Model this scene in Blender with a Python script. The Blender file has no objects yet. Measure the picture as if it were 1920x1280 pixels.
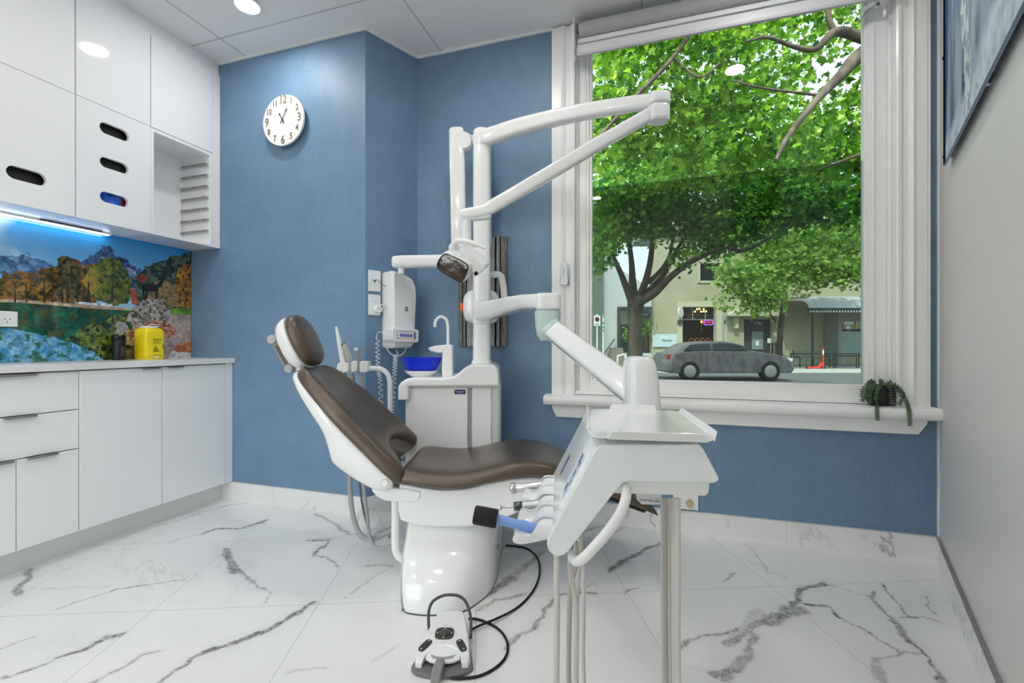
import bpy, bmesh, math, random
import numpy as np
from mathutils import Vector as V, Matrix

random.seed(7)
RNG = np.random.default_rng(11)
SC = bpy.context.scene
COL = SC.collection
LAMP_S, SKY_S, SUN_S, EXPOSURE = 150, .50, 6.5, 0.17
rad = math.radians

# ------------------------------------------------------------------ frame of the room
# X runs along the window wall, Y points into it, Z up. The photographer stood at (0, 0, 1.0).
FPX, HY, YAW = 853.333, 644.0, rad(17.5)
RV = V((math.cos(YAW), math.sin(YAW), 0)); FV = V((-math.sin(YAW), math.cos(YAW), 0)); UP = V((0, 0, 1))
EYE = V((0, 0, 1.0))
def ray(px, py): return FV + RV * ((px - 960) / FPX) - UP * ((py - HY) / FPX)
def at(px, py, d): return EYE + ray(px, py) * d                  # a measured point at distance d into the room
def cam(u, v, z): return RV * u + FV * v + UP * z                # the chair stands square to this direction
def onp(px, py, p0, n):                                          # measured point on a plane
    r = ray(px, py); return EYE + r * ((V(p0) - EYE).dot(n) / r.dot(n))
def onx(px, py, x): return onp(px, py, (x, 0, 0), V((1, 0, 0)))
def ony(px, py, y): return onp(px, py, (0, y, 0), V((0, 1, 0)))
def onz(px, py, z=0): return onp(px, py, (0, 0, z), V((0, 0, 1)))

# ------------------------------------------------------------------ materials
def lin(h):
    if not isinstance(h, str): return (h[0], h[1], h[2], 1)
    h = h.lstrip('#'); o = []
    for i in (0, 2, 4):
        c = int(h[i:i + 2], 16) / 255
        o.append(c / 12.92 if c <= .04045 else ((c + .055) / 1.055) ** 2.4)
    return (*o, 1)
MATS = {}
def mat(name, col='#ffffff', rough=.5, metal=0, coat=0, spec=.5, trans=0, ior=1.45, emit=None, es=0, noise=None, bump=None, alpha=1, cr=.05):
    if name in MATS: return MATS[name]
    m = bpy.data.materials.new(name); m.use_nodes = True
    nt = m.node_tree; b = nt.nodes['Principled BSDF']
    b.inputs['Base Color'].default_value = lin(col); b.inputs['Roughness'].default_value = rough
    b.inputs['Metallic'].default_value = metal; b.inputs['Coat Weight'].default_value = coat
    b.inputs['Coat Roughness'].default_value = cr
    b.inputs['Specular IOR Level'].default_value = spec; b.inputs['Transmission Weight'].default_value = trans
    b.inputs['IOR'].default_value = ior; b.inputs['Alpha'].default_value = alpha
    if emit: b.inputs['Emission Color'].default_value = lin(emit); b.inputs['Emission Strength'].default_value = es
    if noise:                                                    # (scale, second colour, stretch)
        tc = nt.nodes.new('ShaderNodeTexCoord'); mp = nt.nodes.new('ShaderNodeMapping')
        mp.inputs['Scale'].default_value = noise[2] if len(noise) > 2 else (1, 1, 1)
        n = nt.nodes.new('ShaderNodeTexNoise'); n.inputs['Scale'].default_value = noise[0]; n.inputs['Detail'].default_value = 6
        mx = nt.nodes.new('ShaderNodeMix'); mx.data_type = 'RGBA'
        mx.inputs[6].default_value = lin(col); mx.inputs[7].default_value = lin(noise[1])
        cr = nt.nodes.new('ShaderNodeMapRange'); cr.inputs[1].default_value = .35; cr.inputs[2].default_value = .65
        nt.links.new(tc.outputs['Object'], mp.inputs[0]); nt.links.new(mp.outputs[0], n.inputs['Vector'])
        nt.links.new(n.outputs['Fac'], cr.inputs[0]); nt.links.new(cr.outputs[0], mx.inputs[0]); nt.links.new(mx.outputs[2], b.inputs['Base Color'])
    if bump:                                                     # (scale, strength)
        tc = nt.nodes.new('ShaderNodeTexCoord'); n = nt.nodes.new('ShaderNodeTexNoise'); n.inputs['Scale'].default_value = bump[0]; n.inputs['Detail'].default_value = 3
        bp = nt.nodes.new('ShaderNodeBump'); bp.inputs['Strength'].default_value = bump[1]; bp.inputs['Distance'].default_value = .002
        nt.links.new(tc.outputs['Object'], n.inputs['Vector']); nt.links.new(n.outputs['Fac'], bp.inputs['Height']); nt.links.new(bp.outputs[0], b.inputs['Normal'])
    MATS[name] = m
    return m
def emis(name, col, s):
    m = bpy.data.materials.new(name); m.use_nodes = True; nt = m.node_tree
    nt.nodes.remove(nt.nodes['Principled BSDF'])
    e = nt.nodes.new('ShaderNodeEmission'); e.inputs[0].default_value = lin(col); e.inputs[1].default_value = s
    nt.links.new(e.outputs[0], nt.nodes['Material Output'].inputs[0]); return m

WHITE = mat('white_plastic', '#ebecec', .22, coat=.3)
WHITE2 = mat('white_satin_plastic', '#eceded', .38)
SHELL = mat('white_shell_lacquer', '#eaebeb', .12, coat=.5)
CONS = mat('cool_white_lacquer', '#e8eeef', .2, coat=.3)
MINT = mat('pale_grey_green_plastic', '#bfd3d0', .35)
GLOSS = mat('gloss_white_laminate', '#f1f1f2', .06, coat=.4)
MATTW = mat('white_laminate', '#f0f0f0', .25)
TRIM = mat('white_gloss_paint', '#f0f0ef', .28)
CEIL = mat('ceiling_white', '#eceaea', .8)
GREIGE = mat('warm_grey_paint', '#dfdcd8', .42)
DARK = mat('dark_grey_plastic', '#3b3a39', .4)
BLACK = mat('black_plastic', '#0b0b0c', .35)
GREYP = mat('mid_grey_plastic', '#6f6f6f', .45)
HOSE = mat('pale_grey_hose', '#cfcdca', .5)
HOSEG = mat('grey_ribbed_hose', '#9c9d9f', .5)
STEEL = mat('brushed_steel', '#b9bab8', .28, metal=1)
CHROME = mat('chrome', '#dddddd', .08, metal=1)
NICKEL = mat('satin_nickel', '#a7a59c', .35, metal=1)
LEATH = mat('brown_leatherette', '#4f4338', .31, metal=.34, coat=.45, cr=.30, spec=.6, noise=(7, '#58493c'), bump=(330, .4))
NAVY = mat('navy_badge', '#1c1f6e', .3)
BLUEG = mat('cobalt_glass', '#2b49ff', .04, trans=.45, ior=1.3)
YEL = mat('yellow_plastic', '#f4dd20', .35)

# ------------------------------------------------------------------ mesh building
class MB:
    def __init__(s): s.bm = bmesh.new(); s.mi = 0
    def _f(s, vs, smooth=True):
        try:
            f = s.bm.faces.new(vs); f.material_index = s.mi; f.smooth = smooth; return f
        except ValueError: return None
    def box(s, c, size, ax=None):
        c = V(c); X, Y, Z = ax or (V((1, 0, 0)), V((0, 1, 0)), UP); h = [a / 2 for a in size]
        v = [s.bm.verts.new(c + X * (h[0] * i) + Y * (h[1] * j) + Z * (h[2] * k)) for k in (-1, 1) for j in (-1, 1) for i in (-1, 1)]
        for q in ((0, 2, 3, 1), (4, 5, 7, 6), (0, 1, 5, 4), (2, 6, 7, 3), (0, 4, 6, 2), (1, 3, 7, 5)): s._f([v[i] for i in q])
        return s
    def bb(s, x0, x1, y0, y1, z0, z1): return s.box(((x0 + x1) / 2, (y0 + y1) / 2, (z0 + z1) / 2), (abs(x1 - x0), abs(y1 - y0), abs(z1 - z0)))
    def cbox(s, u0, u1, v0, v1, z0, z1): return s.box(cam((u0 + u1) / 2, (v0 + v1) / 2, (z0 + z1) / 2), (u1 - u0, v1 - v0, z1 - z0), (RV, FV, UP))
    def prism(s, pts, vec):
        vec = V(vec); a = [s.bm.verts.new(V(p)) for p in pts]; b = [s.bm.verts.new(V(p) + vec) for p in pts]; n = len(a)
        s._f(a[::-1]); s._f(b)
        for i in range(n): s._f([a[i], a[(i + 1) % n], b[(i + 1) % n], b[i]])
        return s
    def poly(s, pts): s._f([s.bm.verts.new(V(p)) for p in pts], False); return s
    def loft(s, rings, cap=True, loop=False):
        R = [[s.bm.verts.new(V(p)) for p in r] for r in rings]; n = len(R[0]); m = len(R)
        for i in range(m if loop else m - 1):
            A, B = R[i], R[(i + 1) % m]
            for j in range(n): s._f([A[j], A[(j + 1) % n], B[(j + 1) % n], B[j]])
        if cap and not loop: s._f(R[0][::-1]); s._f(R[-1])
        return s
    def sweep(s, pts, ha, hb=None, n=14, e=2, up=None, loop=False, cap=True):
        pts = [V(p) for p in pts]; m = len(pts); rings = []; prevS = None
        for i, p in enumerate(pts):
            t = (pts[(i + 1) % m] - pts[i - 1]) if loop else (pts[min(i + 1, m - 1)] - pts[max(i - 1, 0)])
            t = t.normalized() if t.length > 1e-9 else UP
            if up is not None:
                S = t.cross(V(up))
                S = S.normalized() if S.length > 1e-4 else (prevS or RV)
            else:
                if prevS is None: S = t.cross(UP); S = S.normalized() if S.length > 1e-3 else t.cross(V((1, 0, 0))).normalized()
                else: S = (prevS - t * prevS.dot(t)).normalized()
            prevS = S; U = S.cross(t)
            a = ha[i] if isinstance(ha, (list, tuple)) else ha
            b = (hb[i] if isinstance(hb, (list, tuple)) else hb) if hb is not None else a
            rings.append(sring(p, S, U, a, b, n, e))
        return s.loft(rings, cap=cap, loop=loop)
    def lathe(s, prof, o, ax=UP, n=28, sx=1, sy=1, X=None, ring=False):
        o = V(o); ax = V(ax).normalized(); X = V(X) if X else (ax.cross(V((0, 1, 0))) if abs(ax.y) < .9 else ax.cross(V((1, 0, 0)))).normalized(); Y = ax.cross(X)
        rings = [[o + ax * h + X * (r * sx * math.cos(2 * math.pi * k / n)) + Y * (r * sy * math.sin(2 * math.pi * k / n)) for k in range(n)] for r, h in prof]
        return s.loft(rings, loop=ring)
    def cyl(s, a, b, r, n=18): a, b = V(a), V(b); return s.lathe([(r, 0), (r, (b - a).length)], a, b - a, n)
    def ball(s, c, r, n=10, sc=(1, 1, 1), ax=None):
        X, Y, Z = ax or (V((1, 0, 0)), V((0, 1, 0)), UP); c = V(c); R = []
        for i in range(1, n):
            th = math.pi * i / n
            R.append([c + X * (r * sc[0] * math.sin(th) * math.cos(2 * math.pi * k / (2 * n))) + Y * (r * sc[1] * math.sin(th) * math.sin(2 * math.pi * k / (2 * n))) - Z * (r * sc[2] * math.cos(th)) for k in range(2 * n)])
        return s.loft(R)
    def build(s, name, m, parent=None, bevel=0, seg=2, smooth=38, sub=0, kind=None, label=None):
        bmesh.ops.recalc_face_normals(s.bm, faces=s.bm.faces[:])
        me = bpy.data.meshes.new(name); s.bm.to_mesh(me); s.bm.free()
        return link(name, me, m, parent, bevel, seg, smooth, sub, kind, label)
def wloc(o):
    p = V((0, 0, 0))
    while o: p += o.location; o = o.parent
    return p
def link(name, me, m, parent=None, bevel=0, seg=2, smooth=38, sub=0, kind=None, label=None):
    for q in (m if isinstance(m, (list, tuple)) else [m]): me.materials.append(q)
    n = len(me.vertices); co = np.empty(n * 3, np.float32); me.vertices.foreach_get('co', co); co = co.reshape(-1, 3)
    if parent is None: org = np.array([(co[:, 0].min() + co[:, 0].max()) / 2, (co[:, 1].min() + co[:, 1].max()) / 2, co[:, 2].min()])
    else: org = np.array(wloc(parent))
    me.vertices.foreach_set('co', (co - org).astype(np.float32).ravel()); me.update()
    o = bpy.data.objects.new(name, me); COL.objects.link(o)
    if parent is None: o.location = org.tolist()
    else: o.parent = parent
    if smooth and not sub and len(me.polygons): me.shade_smooth() if hasattr(me, 'shade_smooth') else None; me.set_sharp_from_angle(angle=rad(smooth))
    if not smooth and not sub and len(me.polygons): me.shade_flat()
    if bevel:
        b = o.modifiers.new('bevel', 'BEVEL'); b.width = bevel; b.segments = seg; b.limit_method = 'ANGLE'; b.angle_limit = rad(32); b.use_clamp_overlap = True
    if sub:
        b = o.modifiers.new('sub', 'SUBSURF'); b.levels = sub; b.render_levels = sub
        me.shade_smooth()
    if kind: o['kind'] = kind
    if label: o['label'] = label
    return o
def sring(c, A, B, a, b, n=16, e=2):
    r = []
    for k in range(n):
        t = 2 * math.pi * (k + .5) / n; ct, st = math.cos(t), math.sin(t)
        r.append(V(c) + A * (a * math.copysign(abs(ct) ** (2 / e), ct)) + B * (b * math.copysign(abs(st) ** (2 / e), st)))
    return r
def sm(pts, k=6):                                                # a smooth curve through the points
    P = [V(p) for p in pts]; P = [P[0] * 2 - P[1]] + P + [P[-1] * 2 - P[-2]]; o = []
    for i in range(1, len(P) - 2):
        a, b, c, d = P[i - 1:i + 3]
        for j in range(k):
            t = j / k; o.append(.5 * ((2 * b) + (c - a) * t + (2 * a - 5 * b + 4 * c - d) * t * t + (3 * b - a - 3 * c + d) * t ** 3))
    o.append(P[-2]); return o
def itp(x, xs, ys): return float(np.interp(x, xs, ys))
def thing(name, label, cat, loc=(0, 0, 0), group=None):
    o = bpy.data.objects.new(name, None); COL.objects.link(o); o.location = loc; o.empty_display_size = .1
    o['label'] = label; o['category'] = cat
    if group: o['group'] = group
    return o
def tag(o, label, cat, group=None):
    o['label'] = label; o['category'] = cat
    if group: o['group'] = group
    return o
def struct(o): o['kind'] = 'structure'; return o
def copy_thing(o, loc, label=None):
    c = o.copy(); COL.objects.link(c); c.location = loc
    if label: c['label'] = label
    for ch in list(o.children):
        d = ch.copy(); COL.objects.link(d); d.parent = c
        for g in list(ch.children):
            h = g.copy(); COL.objects.link(h); h.parent = d
    return c
def text(s, size, c, X, Y, m, parent, name, ext=.0006, squash=1, label=None, bold=0):
    cu = bpy.data.curves.new('t', 'FONT'); cu.body = s; cu.size = size; cu.extrude = ext; cu.align_x = 'CENTER'; cu.align_y = 'CENTER'; cu.offset = bold; cu.resolution_u = 3
    ob = bpy.data.objects.new('t', cu); COL.objects.link(ob)
    bpy.context.view_layer.update()
    me = bpy.data.meshes.new_from_object(ob.evaluated_get(bpy.context.evaluated_depsgraph_get()))
    bpy.data.objects.remove(ob); X, Y = V(X).normalized(), V(Y).normalized(); Zx = X.cross(Y)
    me.name = name
    M = Matrix(((X.x * squash, Y.x, Zx.x, c[0]), (X.y * squash, Y.y, Zx.y, c[1]), (X.z * squash, Y.z, Zx.z, c[2]), (0, 0, 0, 1)))
    me.transform(M); return link(name, me, m, parent, smooth=0, label=label)

# ------------------------------------------------------------------ helpers for printed pictures and veins (numpy)
def vnoise(x, y, seed=0):
    r = np.random.default_rng(seed); T = r.random((256, 256))
    xi, yi = np.floor(x).astype(int), np.floor(y).astype(int); fx, fy = x - xi, y - yi
    fx, fy = fx * fx * (3 - 2 * fx), fy * fy * (3 - 2 * fy); g = lambda a, b: T[a % 256, b % 256]
    return (g(xi, yi) * (1 - fx) + g(xi + 1, yi) * fx) * (1 - fy) + (g(xi, yi + 1) * (1 - fx) + g(xi + 1, yi + 1) * fx) * fy
def fbm(x, y, oct=4, seed=0): return sum(vnoise(x * 2 ** i + 17 * i, y * 2 ** i + 5 * i, seed + i) * .5 ** i for i in range(oct)) / sum(.5 ** i for i in range(oct))
def inpoly(x, y, P):
    r = np.zeros(x.shape, bool); n = len(P)
    for i in range(n):
        (x0, y0), (x1, y1) = P[i], P[(i + 1) % n]
        if y0 == y1: continue
        c = ((y0 > y) != (y1 > y)) & (x < (x1 - x0) * (y - y0) / (y1 - y0) + x0); r ^= c
    return r
def gridmesh(name, P):                                           # P: (rows, cols, 3)
    h, w, _ = P.shape; me = bpy.data.meshes.new(name); idx = np.arange(h * w).reshape(h, w)
    F = np.stack([idx[:-1, :-1], idx[:-1, 1:], idx[1:, 1:], idx[1:, :-1]], -1).reshape(-1, 4)
    me.vertices.add(h * w); me.vertices.foreach_set('co', P.reshape(-1).astype(np.float32))
    me.loops.add(F.size); me.loops.foreach_set('vertex_index', F.ravel().astype(np.int32))
    me.polygons.add(len(F)); me.polygons.foreach_set('loop_start', np.arange(0, F.size, 4, dtype=np.int32))
    me.update(calc_edges=True); me.validate(); return me
def setcol(me, rgb, name='ink'):
    a = me.color_attributes.new(name, 'FLOAT_COLOR', 'POINT'); c = np.ones((len(me.vertices), 4), np.float32); c[:, :3] = rgb.reshape(-1, 3)
    a.data.foreach_set('color', c.ravel())
def inkmat(name, rough=.1, coat=.3, spec=.5):
    m = bpy.data.materials.new(name); m.use_nodes = True; nt = m.node_tree; b = nt.nodes['Principled BSDF']
    a = nt.nodes.new('ShaderNodeAttribute'); a.attribute_name = 'ink'; nt.links.new(a.outputs['Color'], b.inputs['Base Color'])
    b.inputs['Roughness'].default_value = rough; b.inputs['Coat Weight'].default_value = coat; b.inputs['Coat Roughness'].default_value = .02; b.inputs['Specular IOR Level'].default_value = spec; return m
# ================================================================== THE ROOM
def wallpaper():
    m = bpy.data.materials.new('blue_linen_wallpaper'); m.use_nodes = True; nt = m.node_tree; b = nt.nodes['Principled BSDF']; N, L = nt.nodes, nt.links
    tc = N.new('ShaderNodeTexCoord'); fac = []
    for sc_ in ((14, 14, 420), (420, 420, 14), (5, 5, 5)):
        mp = N.new('ShaderNodeMapping'); mp.inputs['Scale'].default_value = sc_; n = N.new('ShaderNodeTexNoise'); n.inputs['Scale'].default_value = 1; n.inputs['Detail'].default_value = 2
        L.new(tc.outputs['Object'], mp.inputs[0]); L.new(mp.outputs[0], n.inputs['Vector']); fac.append(n)
    ad = N.new('ShaderNodeMath'); ad.operation = 'ADD'; L.new(fac[0].outputs['Fac'], ad.inputs[0]); L.new(fac[1].outputs['Fac'], ad.inputs[1])
    ad2 = N.new('ShaderNodeMath'); ad2.operation = 'ADD'; L.new(ad.outputs[0], ad2.inputs[0]); L.new(fac[2].outputs['Fac'], ad2.inputs[1])
    r = N.new('ShaderNodeMapRange'); r.inputs[1].default_value = .95; r.inputs[2].default_value = 2.05; L.new(ad2.outputs[0], r.inputs[0])
    mx = N.new('ShaderNodeMix'); mx.data_type = 'RGBA'; mx.inputs[6].default_value = lin('#5f7e9b'); mx.inputs[7].default_value = lin('#7896b2'); L.new(r.outputs[0], mx.inputs[0]); L.new(mx.outputs[2], b.inputs['Base Color'])
    bp = N.new('ShaderNodeBump'); bp.inputs['Strength'].default_value = .25; bp.inputs['Distance'].default_value = .001; L.new(ad.outputs[0], bp.inputs['Height']); L.new(bp.outputs[0], b.inputs['Normal'])
    b.inputs['Roughness'].default_value = .5; return m
WP = wallpaper()
def marble(name, vein_attr=False, tiles=False, rough=.16):
    m = bpy.data.materials.new(name); m.use_nodes = True; nt = m.node_tree; b = nt.nodes['Principled BSDF']; N, L = nt.nodes, nt.links
    geo = N.new('ShaderNodeNewGeometry')
    def noise(scale, detail, dist=0, rough_=.55):
        n = N.new('ShaderNodeTexNoise'); n.inputs['Scale'].default_value = scale; n.inputs['Detail'].default_value = detail; n.inputs['Distortion'].default_value = dist; n.inputs['Roughness'].default_value = rough_
        L.new(geo.outputs['Position'], n.inputs['Vector']); return n.outputs['Fac']
    def rng(x, a, c, d=0., e=1.):
        r = N.new('ShaderNodeMapRange'); r.inputs[1].default_value = a; r.inputs[2].default_value = c; r.inputs[3].default_value = d; r.inputs[4].default_value = e; L.new(x, r.inputs[0]); return r.outputs[0]
    def mth(op, x, y=None):
        q = N.new('ShaderNodeMath'); q.operation = op
        for i, z in enumerate((x, y)):
            if z is None: continue
            if isinstance(z, (int, float)): q.inputs[i].default_value = z
            else: L.new(z, q.inputs[i])
        return q.outputs[0]
    def mix(f, a, c):
        q = N.new('ShaderNodeMix'); q.data_type = 'RGBA'; L.new(f, q.inputs[0])
        for i, z in ((6, a), (7, c)):
            if isinstance(z, str): q.inputs[i].default_value = lin(z)
            else: L.new(z, q.inputs[i])
        return q.outputs[2]
    cloud = rng(noise(2.2, 4), .42, .72, 0, .45); col = mix(cloud, '#e9e9e8', '#d9d9d8')
    fine = mth('ABSOLUTE', mth('SUBTRACT', noise(1.7 if vein_attr else 3.2, 7, .9, .62), .5))
    fv = mth('MULTIPLY', rng(fine, 0, .014 if vein_attr else .03, 1, 0), rng(noise(1.1 if vein_attr else 2.5, 2), .48 if vein_attr else .42, .68, 0, .22 if vein_attr else .95)); col = mix(fv, col, '#8d8b88')
    if vein_attr:
        a = N.new('ShaderNodeAttribute'); a.attribute_name = 'vein'
        grain = rng(noise(38, 6, 1.5, .7), .38, .62, .45, 1.15)
        col = mix(mth('MINIMUM', mth('MULTIPLY', a.outputs['Fac'], grain), .95), col, '#6b6965')
    if tiles:
        mp = N.new('ShaderNodeMapping'); mp.inputs['Rotation'].default_value = (0, 0, rad(-21.5)); mp.inputs['Location'].default_value = (.62, .017, 0)
        br = N.new('ShaderNodeTexBrick'); br.offset = 0; br.squash = 1; br.inputs['Scale'].default_value = 1; br.inputs['Brick Width'].default_value = .605; br.inputs['Row Height'].default_value = .604
        br.inputs['Mortar Size'].default_value = .0011; br.inputs['Mortar Smooth'].default_value = .1; br.inputs['Color1'].default_value = br.inputs['Color2'].default_value = (0, 0, 0, 1); br.inputs['Mortar'].default_value = (1, 1, 1, 1)
        L.new(geo.outputs['Position'], mp.inputs[0]); L.new(mp.outputs[0], br.inputs['Vector']); col = mix(mth('MULTIPLY', br.outputs['Fac'], .75), col, '#a3a2a0')
    L.new(col, b.inputs['Base Color']); b.inputs['Roughness'].default_value = rough; b.inputs['Specular IOR Level'].default_value = .4; return m
# --- floor: large marble tiles with the veins of the real floor
xs = np.arange(-2.80, 1.36, .006); ys = np.arange(-.97, 2.62, .006); GX, GY = np.meshgrid(xs, ys)
wx = (fbm(GX * 9, GY * 9, 4, 3) - .5) * .05 + (fbm(GX * 40, GY * 40, 3, 9) - .5) * .018; wy = (fbm(GX * 9 + 50, GY * 9, 4, 5) - .5) * .05 + (fbm(GX * 40 + 9, GY * 40, 3, 12) - .5) * .018
QX, QY = GX + wx, GY + wy; vein = np.zeros_like(GX)
VEINS = [  # measured points along each vein, (width in metres, strength)
 ([(325,1015),(380,997),(425,992)], .006, .5), ([(380,1000),(402,991),(445,991),(469,985),(487,979),(500,974)], .013, .95),
 ([(455,989),(487,980)], .022, .7), ([(295,985),(350,970),(380,960),(425,947),(465,942)], .006, .7),
 ([(422,1032),(435,1060),(445,1070)], .026, .85), ([(440,1066),(477,1092)], .008, .7),
 ([(105,1142),(170,1120),(220,1105),(280,1097),(350,1087)], .006, .75), ([(60,1103),(200,1101)], .005, .3),
 ([(0,1267),(30,1265),(75,1250),(120,1230)], .007, .8), ([(120,1230),(170,1210),(195,1197),(227,1190)], .016, .9),
 ([(165,1280),(220,1255),(260,1230),(300,1220)], .010, .55), ([(300,1280),(350,1245),(390,1220),(450,1200)], .010, .9),
 ([(390,1222),(450,1201),(480,1189),(517,1175),(555,1152),(587,1132)], .017, .95), ([(0,1215),(60,1195)], .006, .5),
 ([(55,1068),(37,1098),(28,1116)], .022, .8), ([(592,965),(612,972),(630,984),(649,999)], .013, .6), ([(628,982),(650,1002),(672,1003)], .02, .4),
 ([(583,1012),(619,1012),(608,1026)], .014, .85), ([(604,1024),(594,1041)], .014, .85), ([(597,1040),(619,1047),(636,1062)], .008, .8),
 ([(480,1092),(499,1100),(506,1111),(493,1132)], .006, .6), ([(532,1265),(577,1256),(615,1250)], .005, .4),
 ([(649,1122),(690,1089),(735,1062)], .006, .5), ([(688,1062),(740,1060)], .012, .5), ([(700,1000),(745,985)], .012, .6),
 ([(915,1112),(940,1095),(961,1086)], .024, .8), ([(950,1088),(985,1060),(1010,1035)], .028, .55), ([(894,1145),(927,1124),(978,1115)], .012, .6),
 ([(1112,1111),(1080,1112),(1050,1116)], .016, .85), ([(1050,1116),(1020,1145),(999,1174)], .016, .8), ([(999,1174),(965,1195),(950,1215)], .016, .6),
 ([(1244,1018),(1197,1035),(1172,1048),(1147,1069)], .018, .95), ([(1185,1040),(1150,1066)], .028, .5), ([(1110,1095),(1105,1094),(1070,1110)], .008, .6), ([(1172,1116),(1185,1106),(1199,1102)], .008, .7),
 ([(1270,1230),(1294,1204),(1332,1191),(1379,1176)], .013, .7), ([(1340,1270),(1385,1255)], .02, .7), ([(1379,1073),(1358,1090)], .008, .6),
 ([(1544,1092),(1508,1108),(1493,1135)], .020, .9), ([(1505,1140),(1470,1148),(1440,1165)], .036, .8), ([(1440,1160),(1410,1180),(1360,1206)], .022, .7),
 ([(1425,1145),(1400,1170),(1370,1195)], .03, .3), ([(1505,1128),(1555,1139),(1575,1159)], .008, .9), ([(1580,1165),(1610,1178),(1653,1202),(1682,1221)], .006, .85),
 ([(1649,1090),(1704,1161)], .005, .8), ([(1630,1105),(1649,1139),(1669,1163)], .009, .75), ([(1669,1163),(1690,1180),(1711,1206)], .018, .8), ([(1711,1206),(1735,1229),(1774,1282)], .011, .9),
 ([(1684,1159),(1739,1159),(1766,1167)], .007, .8), ([(1735,1115),(1745,1140),(1760,1150)], .005, .6), ([(1641,1237),(1649,1270)], .028, .5), ([(1641,1236),(1696,1221),(1730,1226)], .007, .6),
 ([(1418,1190),(1403,1229),(1372,1256),(1358,1278)], .024, .6), ([(1400,1050),(1440,1072),(1470,1080)], .006, .4), ([(1395,1020),(1410,1030),(1437,1075)], .008, .4),
 ([(1020,1008),(1060,1000),(1130,985)], .014, .5), ([(1120,1010),(1185,985),(1230,970)], .008, .5), ([(700,1240),(745,1205)], .006, .25), ([(1580,1020),(1640,1040)], .005, .4), ([(1555,1095),(1600,1110),(1640,1120)], .005, .4)]
for P, w, st in VEINS:
    W = [onz(*p) for p in P]
    for i in range(len(W) - 1):
        ax, ay, bx, by = W[i].x, W[i].y, W[i + 1].x, W[i + 1].y; L2 = (bx - ax) ** 2 + (by - ay) ** 2
        sl = (np.abs(GX - (ax + bx) / 2) < abs(bx - ax) / 2 + .12) & (np.abs(GY - (ay + by) / 2) < abs(by - ay) / 2 + .12)
        x, y = QX[sl], QY[sl]; t = np.clip(((x - ax) * (bx - ax) + (y - ay) * (by - ay)) / L2, 0, 1); d = np.hypot(x - ax - t * (bx - ax), y - ay - t * (by - ay))
        ww = w * .75 * (.55 + .9 * fbm(x * 14, y * 14, 2, 21)); v = st * np.clip((1.15 - d / ww) * 1.8, 0, 1); halo = st * .13 * np.clip(1 - d / (w * 3.2), 0, 1)
        vein[sl] = np.maximum(vein[sl], np.maximum(v, halo))
me = gridmesh('floor', np.stack([GX, GY, np.zeros_like(GX)], -1)); a = me.attributes.new('vein', 'FLOAT', 'POINT'); a.data.foreach_set('value', vein.ravel().astype(np.float32))
struct(link('floor', me, marble('marble_floor_tiles', True, True), smooth=0))
MARB = marble('marble_skirting', rough=.2)
def glassmat(name, tint, refl=1.0):
    m = bpy.data.materials.new(name); m.use_nodes = True; nt = m.node_tree; N, L = nt.nodes, nt.links; N.remove(N['Principled BSDF'])
    t = N.new('ShaderNodeBsdfTransparent'); t.inputs[0].default_value = lin(tint); g = N.new('ShaderNodeBsdfGlossy'); g.inputs['Roughness'].default_value = .0
    fr = N.new('ShaderNodeFresnel'); fr.inputs[0].default_value = 1.5; ml = N.new('ShaderNodeMath'); ml.operation = 'MULTIPLY'; ml.inputs[1].default_value = refl; L.new(fr.outputs[0], ml.inputs[0])
    mx = N.new('ShaderNodeMixShader'); L.new(ml.outputs[0], mx.inputs[0]); L.new(t.outputs[0], mx.inputs[1]); L.new(g.outputs[0], mx.inputs[2]); L.new(mx.outputs[0], N['Material Output'].inputs[0]); return m
# --- walls
CZ = 2.815
def wall(name, pts, z0, z1, m): return struct(MB().prism([(x, y, z0) for x, y in pts], (0, 0, z1 - z0)).build(name, m, smooth=0))
wall('wall_clock', [(-3.05, 2.245), (-1.593, 2.245), (-1.593, 2.40), (-3.05, 2.40)], 0, CZ + .05, WP)
wall('wall_jog', [(-1.593, 2.245), (-1.44, 2.575), (-1.44, 2.72), (-1.593, 2.72)], 0, CZ + .05, WP)
b = MB(); Y0, Y1 = 2.575, 2.72
b.bb(-1.44, -.434, Y0, Y1, 0, CZ + .05); b.bb(1.064, 1.36, Y0, Y1, 0, CZ + .05); b.bb(-.434, 1.064, Y0, Y1, 0, .69); b.bb(-.434, 1.064, Y0, Y1, 2.77, CZ + .05); struct(b.build('wall_window', WP, smooth=0))
RD = V((-.3354, -.9421, 0)); RN = V((.9421, -.3354, 0)); RC = V((1.239, 2.575, 0))      # right wall: along RD from the corner RC, it faces -RN
def rw(s, z, off=0): p = RC + RD * s - RN * off; return V((p.x, p.y, z))
wall('wall_right', [tuple(rw(-.05, 0))[:2], tuple(rw(3.75, 0))[:2], tuple(rw(3.75, 0, -.12))[:2], tuple(rw(-.05, 0, -.12))[:2]], 0, CZ + .05, GREIGE)
WHITEWALL = mat('white_wall_paint', '#efeeec', .6)
wall('wall_left', [(-3.05, -.95), (-2.95, -.95), (-2.95, 2.245), (-3.05, 2.245)], 0, CZ + .05, WHITEWALL)
b = MB(); b.bb(-3.05, -2.65, -1.05, -.95, 0, CZ + .05); b.bb(-.95, .1, -1.05, -.95, 0, CZ + .05); b.bb(-2.65, -.95, -1.05, -.95, 2.4, CZ + .05); struct(b.build('wall_front', WHITEWALL, smooth=0))
struct(MB().bb(-2.65, -.95, -1.02, -1.012, 0, 2.4).build('added_daylight_pane', glassmat('added_pane_glass', (.95, .97, .95), .8), smooth=0))  # unseen glazed opening in the rear wall, added to bring daylight to the ceiling
b = MB()
for x in (-2.65, -1.825, -1.0): b.bb(x, x + .05, -1.04, -.96, 0, 2.4)
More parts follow.
